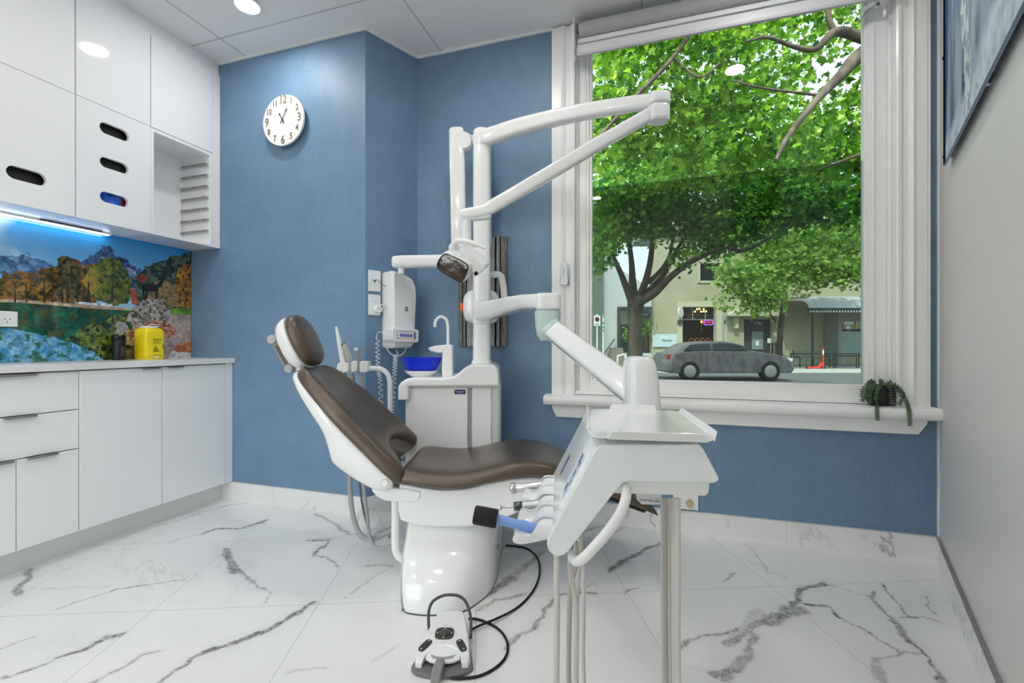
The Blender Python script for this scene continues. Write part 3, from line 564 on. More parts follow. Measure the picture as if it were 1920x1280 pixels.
for z, k in ((.908, .90), (.914, .97), (.925, 1), (zt - .03, 1), (zt - .012, .95), (zt - .004, .80), (zt, .78)): R.append(sring((-2.87, ys0, z), V((0, 1, 0)), V((1, 0, 0)), hy * k, .055 * k, 32, 6))
b.loft(R).build('body', YEL, sb, smooth=50); MB().lathe([(.001, 0), (.040, 0), (.042, .003), (.042, .008), (.038, .012), (.001, .012)], (-2.87, ys0, zt), n=36, sx=1.05, sy=1.0, X=(0, 1, 0)).build('lid', WHITE2, sb)
MB().sweep(sm([(-2.84, ys0 - .03, zt + .008), (-2.83, ys0 - .026, zt + .018), (-2.83, ys0 + .0, zt + .022), (-2.83, ys0 + .026, zt + .018), (-2.84, ys0 + .03, zt + .008)]), .0025, n=6).build('carry_handle', WHITE2, sb)
MB().bb(-2.8165, -2.8125, ys0 - .050, ys0 - .022, .925, .955).build('grip_rib', YEL, sb, bevel=.003); MB().bb(-2.8165, -2.8125, ys0 - .050, ys0 - .022, zt - .075, zt - .03).build('grip_rib', YEL, sb, bevel=.003)
INK = mat('black_print', '#1b1b14', .5); lx = -2.8145; FP_ = mat('faint_print', '#77752a', .5)
for (y, z, w, h) in ((.008, .118, .048, .003), (.006, .048, .030, .0025), (.012, .022, .046, .002), (.040, .074, .004, .026)): MB().bb(lx, lx + .0006, ys0 + y - w / 2, ys0 + y + w / 2, .908 + z - h / 2, .908 + z + h / 2).build('print_bar', INK, sb, smooth=0)
for k in range(6): MB().bb(lx, lx + .0006, ys0 - .016, ys0 + .030 - .006 * (k % 3), .908 + .112 - .0045 * k, .908 + .113 - .0045 * k).build('print_line', FP_, sb, smooth=0)
tri = MB(); T = [(ys0 - .002, .908 + .080), (ys0 - .016, .908 + .054), (ys0 + .012, .908 + .054)]
for k in range(3): p, q = V((lx + .0004, *T[k])), V((lx + .0004, *T[(k + 1) % 3])); tri.sweep([p, q], .0009, n=6)
for an in (90, 210, 330): tri.sweep([V((lx + .0004, ys0 - .002 + .0042 * math.cos(rad(an)) + .0032 * math.cos(t), .908 + .062 + .0042 * math.sin(rad(an)) + .0032 * math.sin(t))) for t in np.linspace(rad(an + 40), rad(an + 320), 10)], .0008, n=5)
tri.build('biohazard_sign', INK, sb, smooth=0); text('DANGER', .007, (lx + .0003, ys0 - .002, .908 + .047), (0, 1, 0), UP, INK, sb, 'warning_text')
MB().bb(lx, lx + .0007, ys0 - .012, ys0 + .016, .908 + .012, .908 + .0185).build('white_sticker', WHITE2, sb, smooth=0)

# ================================================================== WALL CLOCK
kc = V((-2.147, 2.226, 2.35)); ck = thing('wall_clock', 'round white wall clock with grey numerals on the blue wall', 'clock', kc); KX, KN = V((1, 0, 0)), V((0, -1, 0)); kr = .154
FACEM = mat('clock_face_white', '#f4f6f6', .3, coat=.2); NUM = mat('taupe_print', '#756a4f', .5)
MB().lathe([(.001, 0), (.09, 0), (.09, .018), (.001, .018)], kc - KN * .0185, KN, 32).build('back_case', BLACK, ck)
MB().lathe([(.001, 0), (kr - .012, 0), (kr - .002, .006), (kr, .016), (kr - .003, .020), (.001, .020)], kc, KN, 64).build('face', FACEM, ck, smooth=30)
for i in range(1, 13):
    an = rad(90 - 30 * i); big = i in (12, 3, 6, 9); text(str(i), .070 if big else .052, kc + KN * .0203 + KX * (kr * .79 * math.cos(an)) + UP * (kr * .79 * math.sin(an)), KX, UP, NUM, ck, 'numeral', squash=.8, bold=.0016)
def hand(an, L, w, name, off):
    d = KX * math.sin(an) + UP * math.cos(an); n_ = KX * math.cos(an) - UP * math.sin(an); o = kc + KN * off
    MB().prism([o - d * .026 + n_ * .003, o - d * .026 - n_ * .003, o - n_ * .0026, o + d * L * .5 - n_ * .0026, o + d * L * .62 - n_ * w, o + d * L * .74 - n_ * .0012, o + d * L, o + d * L * .74 + n_ * .0012, o + d * L * .62 + n_ * w, o + d * L * .5 + n_ * .0026, o + n_ * .0026], KN * .001).build(name, BLACK, ck, smooth=0)
hand(rad(-30), .066, .006, 'hour_hand', .024); hand(rad(30), .098, .0055, 'minute_hand', .0265); MB().lathe([(.001, 0), (.005, 0), (.004, .009), (.001, .009)], kc + KN * .0195, KN, 14).build('hub', BLACK, ck)

# ================================================================== PICTURE ON THE RIGHT WALL
S0, S1, ZP0, ZP1, OFF = .348, 1.75, 1.712, 2.70, .026
ss = np.arange(S0, S1, .004); zs = np.arange(ZP0, ZP1, .004); Sg, Zg2 = np.meshgrid(ss, zs); A = (Sg - S0) / (S1 - S0); B = (Zg2 - ZP0) / (ZP1 - ZP0)
n1 = fbm(Sg * 14, Zg2 * 2.2, 5, 2); n2 = fbm(Sg * 30, Zg2 * 30, 4, 6); n3 = fbm(Sg * 3, Zg2 * 3, 4, 8)
C_ = lambda h: np.array(lin(h)[:3]); k = np.clip((n1 - .3) / .4, 0, 1)[..., None]; im = C_('#4a5f74') * (1 - k) + C_('#a3b2bd') * k
sn = np.clip((.10 + .09 * A + (n3 - .5) * .2 - B) * 14, 0, 1)[..., None]; im = im * (1 - sn) + (C_('#b9c5cf') + (n2[..., None] - .5) * .35) * sn
rk = ((np.hypot((A - .62) * 1.3, (B - .36)) + (n3 - .5) * .3) < .16)[..., None] * .8; im = im * (1 - rk) + C_('#4d4844') * rk
ic = ((np.abs((A - .30) + (B - .5) * .16 + (n2 - .5) * .05) < .035))[..., None] * .65; im = im * (1 - ic) + (C_('#dfe4e4') - (n2[..., None] < .45) * .4) * ic
dkb = np.clip((.055 - A) * 60, 0, 1)[..., None]; im = im * (1 - dkb) + (C_('#16233c') * (.5 + n3[..., None])) * dkb
Pp = np.empty(Sg.shape + (3,)); o_ = RC - RN * OFF
for i in range(3): Pp[..., i] = o_[i] + RD[i] * Sg
Pp[..., 2] = Zg2
wp = thing('acrylic_picture', 'frozen waterfall photograph on an acrylic panel held by metal standoffs on the grey wall', 'picture', rw((S0 + S1) / 2, ZP0, .02))
me = gridmesh('print', Pp); setcol(me, np.clip(im, 0, 1)); link('print', me, inkmat('printed_acrylic', .6, 0, 0), wp, smooth=0)
MB().prism([rw(S0, ZP0, OFF - .001), rw(S1, ZP0, OFF - .001), rw(S1, ZP0, OFF - .009), rw(S0, ZP0, OFF - .009)], (0, 0, ZP1 - ZP0)).build('panel', mat('acrylic_edge', '#6f83a0', .15, spec=.6), wp, smooth=0)
for s_ in (S0 + .02, (S0 + S1) / 2 - .05, S1 - .02):
    for z in (ZP0 + .025, ZP0 + .42, ZP1 - .025) if s_ < S0 + .1 else (ZP0 + .025, ZP1 - .025): MB().cyl(rw(s_, z, 0), rw(s_, z, OFF + .006), .007, 16).build('standoff', CHROME, wp)
s_ = (RC - onp(1898, 125, RC - RN * OFF, RN)).length

# ================================================================== OUTLETS BESIDE THE X-RAY BOX
def jplate(s0, s1, z0, z1, label, holes):
    t = thing('power_outlet', label, 'power outlet', jw((s0 + s1) / 2, z0)); MB().prism([jw(s0, z0), jw(s1, z0), jw(s1, z0, .01), jw(s0, z0, .01)], (0, 0, z1 - z0)).build('plate', WHITE2, t, bevel=.003); return t
o1 = jplate(.016, .094, 1.304, 1.427, 'blank white wall plate with a short grey lead, above the plugged-in socket', 0)
q0 = jw(.054, 1.366, .01); MB().lathe([(.001, 0), (.007, 0), (.006, .006), (.003, .008)], q0, JN, 14).build('lead_gland', GREYP, o1)
MB().sweep(sm([q0 + JN * .008, q0 + JN * .03 + UP * .003, q0 + JN * .034 + JD * .025 - UP * .02, jw(.108, 1.335, .045)]), .0022, n=7).build('lead', GREYP, o1)
o2 = jplate(.016, .093, 1.165, 1.286, 'white wall socket with a round plug, below the blank plate', 0); socket_face(o2, jw(.062, 1.243, .0105), JD, UP, JN, 1.0)
q1 = jw(.066, 1.20, .01); plg = MB().lathe([(.001, 0), (.021, 0), (.022, .004), (.020, .03), (.001, .031)], q1, JN, 28).build('plug', WHITE, o2); socket_face(o2, q1 + JN * .0315, JD, UP, JN, .8)
o3 = thing('power_outlet', 'low white outlet with a tan plug under the window, behind the console', 'power outlet', ony(1294, 954, 2.57)); a0, a1 = ony(1262, 930, 2.572), ony(1309, 956, 2.572)
MB().bb(a0.x, a1.x, 2.563, 2.575, a1.z, a0.z + .02).build('plate', WHITE2, o3, bevel=.002); q = ony(1293, 944, 2.55); MB().lathe([(.001, 0), (.018, 0), (.016, .03), (.001, .032)], (q.x, 2.563, q.z), (0, -1, 0), 20).build('plug', mat('tan_plastic', '#b9aa8a', .5), o3)

# ================================================================== STRIPED PANEL
sx0, sx1, sz0, sz1 = -1.146, -.837, .985, 1.632
st = thing('striped_panel', 'tall grey and black striped fabric panel hung on the wall behind the column', 'wall panel', ((sx0 + sx1) / 2, 2.56, sz0))
GF = mat('grey_woven_fabric', '#b4b5b0', .9, noise=(180, '#858682', (1, 1, .12))); DF = mat('dark_woven_fabric', '#8a8a88', .9, noise=(180, '#5c5c5a', (1, 1, .12))); KF = mat('black_woven_fabric', '#151515', .9)
ed = [0, .085, .105, .155, .185, .36, .40, .46, .49, .60, .63, .76, .80, .86, .89, 1.0]; sq = [DF, KF, DF, KF, GF, KF, GF, KF, DF, KF, GF, KF, GF, KF, DF]
b = MB()
mts = [GF, DF, KF]
for i in range(15): b.mi = mts.index(sq[i]); b.bb(sx0 + (sx1 - sx0) * ed[i], sx0 + (sx1 - sx0) * ed[i + 1], 2.545 + (.002 if sq[i] is KF else 0), 2.575, sz0, sz1)
b.build('fabric', mts, st, smooth=0)
# ================================================================== DENTAL CHAIR (square to RV / FV)
VC = 2.075
ch = thing('dental_chair', 'brown leatherette dental chair reclined on a white pedestal', 'dental chair', cam(-.23, 2.02, 0))
foot = [(938, 1044), (926, 1100), (892, 1134), (855, 1151), (799, 1154), (768, 1150.5), (760, 1147.5), (756.5, 1141)]
F0 = []
for px, py in foot: p = onz(px, py); F0.append((p.dot(RV), p.dot(FV)))
F1 = None
F0 = [(-.050, 2.36), (-.049, 2.2)] + F0 + [(-.412, 1.75), (-.412, 2.30), (-.40, 2.40), (-.33, 2.44), (-.12, 2.44), (-.07, 2.42)]
def ringz(z, front_v, sx=1.0):                                    # the footprint, its front pulled back as it rises
    r = []
    for u, v in F0:
        if v < 2.2: v = 2.2 - (2.2 - v) * (2.2 - front_v) / (2.2 - 1.673)
        if u < -.3: u -= .14 * z
        r.append(cam(-.23 + (u + .23) * sx, v, z))
    return sm(r + [r[0]], 4)[:-1]
MB().loft([ringz(z, fv, sx) for z, fv, sx in ((.004, 1.673, 1), (.03, 1.672, 1), (.07, 1.685, 1), (.11, 1.715, 1), (.145, 1.755, 1), (.175, 1.80, 1), (.20, 1.85, .995), (.235, 1.90, .99), (.262, 1.93, .985))]).build('pedestal', SHELL, ch, smooth=50)
MB().loft([ringz(.0, 1.671, 1.003), ringz(.004, 1.671, 1.003)]).build('floor_gasket', DARK, ch)
HP = [(-.466, .432), (-.470, .40), (-.470, .31), (-.462, .272), (-.40, .252), (-.30, .242), (-.18, .244), (-.08, .262), (0, .292), (.06, .325), (.10, .365), (.14, .41), (.17, .445), (.10, .455), (0, .449), (-.10, .43), (-.19, .405), (-.29, .40), (-.38, .412)]
R = []
for v, k, dz in ((1.865, .90, .01), (1.872, .965, .004), (1.89, 1, 0), (2.08, 1, 0), (2.26, 1, 0), (2.28, .965, .004), (2.287, .90, .01)):
    R.append([cam(-.16 + (u + .16) * (.985 if k < 1 else 1), v, .36 + (z - .36) * k) for u, z in HP])
MB().loft(R).build('seat_housing', SHELL, ch, bevel=.004, seg=3, smooth=40)
MB().prism([cam(u, 1.93, z) for u, z in ((-.425, .258), (-.06, .258), (-.075, .225), (-.415, .225))], FV * .36).build('lift_skirt', mat('pale_grey_plastic', '#dcdddd', .3), ch, bevel=.004)
b = MB(); b.prism([at(px, py, 1.86) for px, py in ((696, 912), (697, 921), (706, 931), (722, 939), (776, 942), (787, 936), (789, 921), (760, 916))], FV * .42); b.build('hinge_block', WHITE, ch, bevel=.006, seg=3)
MB().lathe([(.001, 0), (.017, 0), (.018, .003), (.015, .005), (.001, .005)], at(773, 917.5, 1.89) - UP * .001, UP, 24, sx=1.25, sy=.9, X=RV).build('release_button', WHITE2, ch)
# cushions
A0, A1 = V((-.475, 0, .452)), V((-.925, 0, .875)); AL = (A1 - A0).length; AT = (A1 - A0).normalized(); AN = V((AT.z, 0, -AT.x))
def bk(t, v, n): p = A0 + AT * (AL * t) + AN * n; return cam(p.x, v, p.z)
WT, WH = [-.05, 0, .08, .2, .34, .57, .74, .85, .92, .97, 1.0, 1.03], [.252, .265, .270, .266, .257, .246, .215, .192, .172, .145, .115, .07]
def nt(t, s): return (.22 * (1 - min(1, abs(s) / .80) ** 2.6) + .055 * (s + 1)) * max(0, 1 - (t + .05) / .5)
def backring(t, w, front, thick, inset=1):
    r = []
    Sf = (1, .97, .90, .78, .6, .35, 0, -.35, -.6, -.78, -.9, -.97, -1)
    prof = {1: .018, .97: .040, .9: .056, .78: .060, .6: .052, .35: .042, 0: .038}
    for s in Sf:
        tt = t + nt(t, s)
        r.append(bk(tt, VC + s * w, prof[abs(s)] * thick))
    for s in (-.98, -.8, -.4, 0, .4, .8, .98):
        tt = t + nt(t, s); r.append(bk(tt, VC + s * w, -.004 - .010 * thick))
    return r
MB().loft([backring(t, itp(t, WT, WH) * k, True, th) for t, th, k in ((-.055, .1, .90), (-.05, .45, .96), (-.03, .8, 1), (.0, 1, 1), (.08, 1, 1), (.2, 1, 1), (.34, 1, 1), (.46, 1, 1), (.57, 1, 1), (.66, 1, 1), (.74, .97, 1), (.85, .92, 1), (.92, .85, 1), (.97, .75, 1), (1.0, .6, 1), (1.02, .3, 1), (1.025, .05, .9))]).build('backrest_cushion', LEATH, ch, sub=2)
NB_T, NB = [-.04, .04, .15, .29, .38, .45, .56, .78, 1.04], [-.055, -.105, -.125, -.145, -.15, -.12, -.075, -.055, -.026]
R = []
for t in (-.04, 0, .04, .1, .15, .22, .29, .34, .38, .42, .46, .51, .56, .66, .78, .9, .98, 1.03):
    w = itp(min(t, 1.0), WT, WH) + .008; nb = itp(t, NB_T, NB); r = [bk(t + .8 * nt(t, s), VC + s * w, .004) for s in (1, .5, 0, -.5, -1)]
    for s, k in ((-1, .12), (-.985, .35), (-.94, .62), (-.84, .86), (-.6, .99), (-.2, 1), (.2, 1), (.6, .99), (.84, .86), (.94, .62), (.985, .35), (1, .12)): r.append(bk(t + .8 * nt(t, s), VC + s * w, nb * k - .006))
    R.append(r)
MB().loft(R).build('backrest_shell', SHELL, ch, smooth=45, sub=1)
hc = at(721, 905.5, 1.795); MB().lathe([(.001, 0), (.0125, 0), (.0135, .002), (.0135, .03), (.001, .03)], hc, FV, 28).build('hinge_cap', WHITE, ch); MB().lathe([(.0134, 0), (.0146, 0), (.0146, .004), (.0134, .004)], hc + FV * .001, FV, 28, ring=True).build('cap_ring', mat('seam_grey', '#bdbfbf', .5), ch)
MB().prism([at(px, py, 1.852) for px, py in ((698, 893), (716, 889), (733, 903), (737, 914), (722, 925), (704, 920))], FV * .10).build('hinge_arm', WHITE, ch, bevel=.008, seg=3)
SU, SZ = [-.46, -.36, -.29, -.19, -.104, 0, .085, .15, .25, .40, .52, .61], [.437, .420, .409, .415, .437, .459, .465, .453, .422, .370, .318, .280]
SW = [.246, .258, .262, .264, .262, .258, .250, .243, .228, .206, .196, .188]
R = []
for u, th in ((-.468, .12), (-.464, .5), (-.45, .85), (-.40, 1), (-.33, 1), (-.25, 1), (-.17, 1), (-.09, 1), (-.02, 1), (.05, 1), (.11, .98), (.17, .92), (.24, .85), (.32, .78), (.40, .72), (.48, .68), (.55, .65), (.595, .5), (.607, .25), (.61, .06)):
    z = itp(u, SU, SZ); w = itp(u, SU, SW) * (1 if th > .5 else .975); r = []
    for s, h in ((1, .014), (.985, .034), (.94, .052), (.84, .063), (.6, .066), (.3, .064), (0, .062), (-.3, .064), (-.6, .066), (-.84, .063), (-.94, .052), (-.985, .034), (-1, .014)): r.append(cam(u, VC + s * w, z + h * th))
    for s in (-.97, -.6, 0, .6, .97): r.append(cam(u, VC + s * w, z))
    R.append(r)
MB().loft(R).build('seat_cushion', LEATH, ch, sub=2)
MB().prism([cam(u, VC - .15, z) for u, z in ((.14, .435), (.40, .362), (.57, .292), (.56, .282), (.39, .345), (.16, .40))], FV * .30).build('leg_rest_pan', mat('dark_brown_pan', '#2a211b', .5), ch, bevel=.004)
# headrest
HA = V((-.43, 0, .903)).normalized(); HN = V((HA.z, 0, -HA.x)); HC = V((-.968, 0, 1.003))
def hd(a, v, n): p = HC + HA * a + HN * n; return cam(p.x, VC + v, p.z)
def hring(k, n, e=2.5): return [hd(.127 * k * math.copysign(abs(math.sin(q)) ** (2 / e), math.sin(q)), .108 * k * math.copysign(abs(math.cos(q)) ** (2 / e), math.cos(q)), n) for q in [2 * math.pi * (i + .5) / 28 for i in range(28)]]
MB().loft([hring(.93, .006), hring(.985, .014), hring(1, .026), hring(.975, .041), hring(.90, .053), hring(.72, .061), hring(.4, .065), hring(.1, .066)]).build('headrest_cushion', LEATH, ch, sub=1)
MB().loft([hring(.98, .010), hring(1.01, .002), hring(1.0, -.016), hring(.92, -.042), hring(.72, -.060), hring(.35, -.068)]).build('headrest_shell', SHELL, ch, sub=1)
p0, p1 = at(519, 636, VC), at(549, 690, VC)
hb = MB(); hb.sweep([p0, p0.lerp(p1, .5), p1], .020, .036, e=5, up=FV, n=20); br = hb.build('headrest_bracket', mat('bracket_grey', '#9d9a95', .4, metal=.3), ch, bevel=.002)
MB().sweep([p0.lerp(p1, .2) - FV * .027 - AN * 0, p0.lerp(p1, .85) - FV * .027], .009, .0115, e=5, up=FV, n=14).build('bracket_inset', mat('bracket_dark', '#5d5850', .4), br)
PVM = mat('pivot_grey', '#a3a4a4', .4, metal=.2); MB().cyl(p0 - FV * .05, p0 + FV * .05, .021, 24).build('upper_pivot', PVM, br, bevel=.003); MB().cyl(p1 - FV * .045, p1 + FV * .045, .019, 24).build('lower_pivot', PVM, br, bevel=.003)
MB().sweep(sm([p0 - UP * .004, p0 + UP * .022 + RV * .01, p0 + UP * .032 + RV * .03]), .014, n=16).build('pivot_neck', WHITE, ch); MB().sweep([p1, bk(1.03, VC, -.01)], .010, .022, e=4, up=FV).build('support_bar', STEEL, br)
# tube from the pedestal up to the hinge block
t = [at(771, 1050, 1.98), at(757, 1049, 1.98), at(748, 1043, 1.98), at(742, 1031, 1.98), at(741, 1012, 1.98), at(741, 930, 1.98), at(741, 918, 1.98)]
MB().sweep(sm(t), .0165, n=20).build('support_tube', WHITE, ch); MB().cyl(at(756.5, 1049, 1.98), at(760, 1049, 1.98), .0205).build('tube_collar', BLACK, ch)
b = MB()
for dx, dd in ((0, 2.0), (-4, 2.05)): b.sweep(sm([at(744 + dx, 945, dd + .1), at(745 + dx, 960, dd + .1), at(741 + dx, 985, dd + .1), at(734 + dx, 1008, dd + .1)]), .007, n=8)
b.build('ribbed_hose', HOSEG, ch)
MB().lathe([(.001, 0), (.006, 0), (.006, .012), (.001, .012)], at(752, 1064, 1.9), -FV, 12)
MB().sweep(sm([onz(939, 1022, .012) , onz(948, 1022, .012)]), .011, n=12).build('floor_plug', mat('clear_grey_plug', '#c5c7c8', .3), ch)

# ================================================================== CUSPIDOR UNIT WITH COLUMN
cu = thing('cuspidor_unit', 'white cuspidor cabinet with blue bowl, swan-neck tap and tall column behind the chair', 'cuspidor unit', cam(-.3, 2.45, 0))
DV = 2.30
def du(px, d=DV): return (px - 960) / FPX * d
def dz(py, d=DV): return 1 - (py - HY) / FPX * d
MB().cbox(du(760), du(937), DV + .012, 2.62, .10, dz(722)).build('cabinet_body', WHITE2, cu, bevel=.004)
MB().cbox(du(765), du(934), DV + .04, 2.60, 0, .10).build('plinth', mat('plinth_grey', '#a9abad', .5), cu)
dr = MB().cbox(du(760), du(877), DV, DV + .014, .13, dz(727)).build('cabinet_door', WHITE, cu, bevel=.004, seg=3)
MB().cbox(du(885), du(921), DV + .002, DV + .016, .13, dz(727)).build('narrow_panel', WHITE, cu, bevel=.003); MB().cbox(du(923), du(935.5), DV, DV + .25, .13, dz(727)).build('corner_post', mat('grey_trim', '#c7c9cb', .4), cu, bevel=.004)
MB().cbox(du(877.5), du(885), DV + .008, DV + .013, .13, dz(727)).build('recess_strip', mat('recess_grey', '#9b9b9c', .5), cu)
MP = [(746, 750), (746, 725), (750, 717), (762, 710), (774, 708), (838, 708), (850, 706), (860, 699), (870, 690), (880, 684), (892, 682.5), (924, 683), (931, 687), (934, 694), (937, 724.5), (765.5, 724.5), (765, 750)]
MB().prism([at(px, py, 2.265) for px, py in MP], FV * .36).build('top_module', WHITE, cu, bevel=.012, seg=4)
MB().prism([at(px, py, 2.266) for px, py in ((746.5, 749.5), (746.5, 726), (764.5, 726), (764.5, 749.5))], FV * .05).build('side_drawer', WHITE2, cu, bevel=.003)
pc = at(862.5, 734.5, DV); bg = MB().box(pc - FV * .001, (.056, .003, .0225), (RV, FV, UP)).build('name_badge', NAVY, dr, smooth=0)
text('PLANMECA', .0088, pc - FV * .0028 + UP * .0012, RV, UP, mat('badge_white', '#e8e8f0', .4), dr, 'badge_lettering'); MB().box(pc - FV * .0028 - UP * .006, (.028, .0004, .0012), (RV, FV, UP)).build('badge_line', MATS['badge_white'], dr, smooth=0)
# column
CD = 2.46; cu0, cu1 = du(886, CD), du(919, CD); cux = (cu0 + cu1) / 2; cw = (cu1 - cu0) / 2; zb, zt = dz(682, CD), dz(270, CD)
def crr(z, k=1): return sring(cam(cux, CD + .05, z), RV, FV, cw * k, .052 * k, 28, 3.6)
MB().loft([crr(zb, 1.22), crr(zb + .012, 1.16), crr(zb + .022, 1.03), crr(dz(606, CD) - .001, 1)]).build('column_foot', WHITE, cu, smooth=45)
MB().loft([crr(dz(606, CD), 1.05), crr(dz(563, CD), 1.05)]).build('column_collar', WHITE, cu, smooth=45)
MB().loft([crr(dz(563, CD) + .001, 1), crr(zt, 1)]).build('column', WHITE, cu, smooth=45)
MB().cyl(cam(du(905, CD), CD - .003, dz(657, CD)), cam(du(905, CD), CD + .002, dz(657, CD)), .002, 10).build('column_screw', DARK, cu)
# bowl
bc = at(790, 690, 2.40); zr, zbm = 1 - (670 - HY) / FPX * 2.40, 1 - (694 - HY) / FPX * 2.40
bc.z = zbm
MB().lathe([(.001, 0), (.072, 0), (.086, .012), (.098, .040), (.109, zr - zbm), (.106, zr - zbm), (.094, .042), (.082, .016), (.068, .006), (.001, .006)], bc, UP, 40, sx=1.0, sy=.72, X=RV).build('bowl', BLUEG, cu)
MB().lathe([(.001, 0), (.055, 0), (.080, .018), (.088, .030), (.084, .030), (.07, .022), (.001, .022)], bc - UP * .031, UP, 36, sx=1, sy=.74, X=RV).build('bowl_holder', WHITE, cu)
MB().lathe([(.001, -.002), (.014, -.002), (.016, .001), (.001, .001)], bc + UP * .008, UP, 18).build('drain', CHROME, cu)
FD = 2.36
pts = [at(px, py, FD) for px, py in ((829, 713), (848, 713), (847.5, 646.5), (838, 645.5), (829, 648), (829.5, 658), (828, 690))]
MB().prism(pts, FV * .075).build('tap_tower', WHITE, cu, bevel=.006, seg=3); MB().prism([at(px, py, FD + .005) for px, py in ((802, 652), (815, 648), (836, 646), (836, 661), (820, 661.5), (806, 658))], FV * .06).build('tap_spout', WHITE2, cu, bevel=.005, seg=3)
tp = [(840, 650), (840, 625), (839.5, 610), (837, 600), (832, 595), (826, 594), (820.5, 597), (816.5, 603), (815.5, 613)]
MB().sweep(sm([at(px, py, FD + .04) for px, py in tp]), .0080, n=14).build('swan_neck_tube', WHITE, cu)
tr = MB().prism([at(px, py, 2.29) for px, py in ((772, 708), (827, 709.5), (826, 711), (772, 710))], FV * .04); tr.build('drip_edge', NICKEL, cu)

# ================================================================== SUCTION HOLDER ARM AND HANDPIECES
HD_ = 2.44
ha = thing('suction_holder', 'white curved holder arm carrying the suction handpieces left of the cuspidor', 'instrument holder', at(680, 690, HD_))
tpts = [(686, 690), (705, 690.5), (715, 692), (723, 697), (729, 706), (731, 720), (731.5, 745), (732, 775), (736, 800), (752, 815), (775, 820)]
MB().sweep(sm([at(px, py, HD_ + .001 * i) for i, (px, py) in enumerate(tpts)]), .0135, n=18).build('arm_tube', WHITE, ha)
for nm, (x0, x1, y0, y1) in (('clip', (632, 642, 680, 697)), ('clip', (641, 653, 680, 697.5)), ('clip', (657.5, 669, 676.5, 697.5)), ('clip', (673.5, 689.5, 677, 698))):
    MB().prism([at(px, py, HD_ - .03) for px, py in ((x0, y0 + 3), (x0 + 3, y0), (x1 - 2, y0), (x1, y0 + 3), (x1, y1 - 3), (x1 - 3, y1), (x0 + 2, y1), (x0, y1 - 3))], FV * .06).build(nm, WHITE, ha, bevel=.006, seg=3)
MB().sweep([at(634, 689, HD_ + .012), at(686, 690, HD_ + .012)], .018, .012, e=4, up=UP).build('rail', WHITE, ha)
def handpiece(name, lab, cat, bodypts, rr, m, hosepts, hr, hm, extra=None, grp='suction handpieces in the holder arm'):
    t = thing(name, lab, cat, at(*bodypts[-1]), grp); P = [at(*q) for q in bodypts]; MB().sweep(sm(P, 4), [float(x) for x in np.interp(np.linspace(0, 1, 4 * (len(P) - 1) + 1), np.linspace(0, 1, len(rr)), rr)], n=18).build('body', m, t, smooth=45)
    MB().sweep(sm([at(*q) for q in hosepts], 8), hr, n=10).build('hose', hm, t); 
    return t
HG = HOSEG
handpiece('air_water_syringe', 'white tapered syringe handpiece, leftmost in the holder arm', 'dental handpiece', [(630.5, 612, HD_), (633, 625, HD_), (639, 655, HD_), (646, 690, HD_), (647, 698, HD_)], [.006, .0095, .014, .018, .015], WHITE, [(647, 698, HD_), (650, 715, HD_ + .02), (655, 735, HD_ + .03), (663, 800, HD_ + .06), (672, 880, HD_ - .05), (676, 920, 2.36), (681, 955, 2.32), (690, 990, 2.30)], .0055, GREYP)
h1 = handpiece('suction_handpiece', 'large grey suction handpiece with open nozzle, middle of the holder arm', 'dental handpiece', [(645, 645, HD_), (648, 653, HD_), (655, 672, HD_), (657, 680, HD_), (659, 698, HD_)], [.0125, .0145, .019, .015, .015], mat('handpiece_grey', '#b4b7b8', .35), [(659, 698, HD_), (662, 715, HD_), (667, 745, HD_ + .02), (664, 800, HD_ + .04), (657, 880, 2.34), (657, 930, 2.28), (664, 975, 2.22), (677, 1004, 2.18), (697, 1011, 2.15), (716, 1003, 2.12), (738, 992, 2.10)], .0125, HG)
MB().lathe([(.005, 0), (.0125, 0), (.0125, .012), (.005, .012)], at(645, 645, HD_) - UP * .008, at(645, 645, HD_) - at(648, 653, HD_), 18, ring=True).build('nozzle_ring', mat('bronze_ring', '#8d7440', .35, metal=.8), h1)
h2 = handpiece('suction_handpiece', 'small grey suction handpiece, right one in the holder arm', 'dental handpiece', [(668, 657, HD_), (670, 664, HD_), (673, 680, HD_), (675, 692, HD_), (676, 698, HD_)], [.010, .0115, .013, .012, .010], mat('handpiece_dark_grey', '#8f9496', .4), [(676, 698, HD_), (680, 715, HD_), (685, 745, HD_ + .02), (686, 800, HD_ + .05), (681, 880, 2.36), (683, 920, 2.30), (688, 960, 2.22), (692, 1000, 2.13), (702, 1024, 2.08), (718, 1027, 2.05), (738, 1022, 2.04)], .0085, HG)
MB().cyl(at(668, 657, HD_), at(667, 652, HD_), .0105).build('nozzle_ring', WHITE, h2)
b = MB()
for k in range(3): b.sweep([cam(-.755 + .066 * math.cos(q) + .004 * k, 2.36 + .02 * math.sin(q) + .006 * k, .072 + (.065 - .003 * k) * math.sin(q + .2 * k)) for q in np.linspace(0, 2 * math.pi, 33)[:-1]], .0028, n=6, loop=True)
b.sweep(sm([cam(-.70, 2.37, .10), cam(-.64, 2.38, .03), cam(-.60, 2.35, .006), cam(-.54, 2.30, .006), cam(-.5, 2.26, .02)]), .0028, n=6)
tag(b.build('coiled_cable', HOSE), 'coiled white cable on the floor behind the pedestal tube', 'cable')

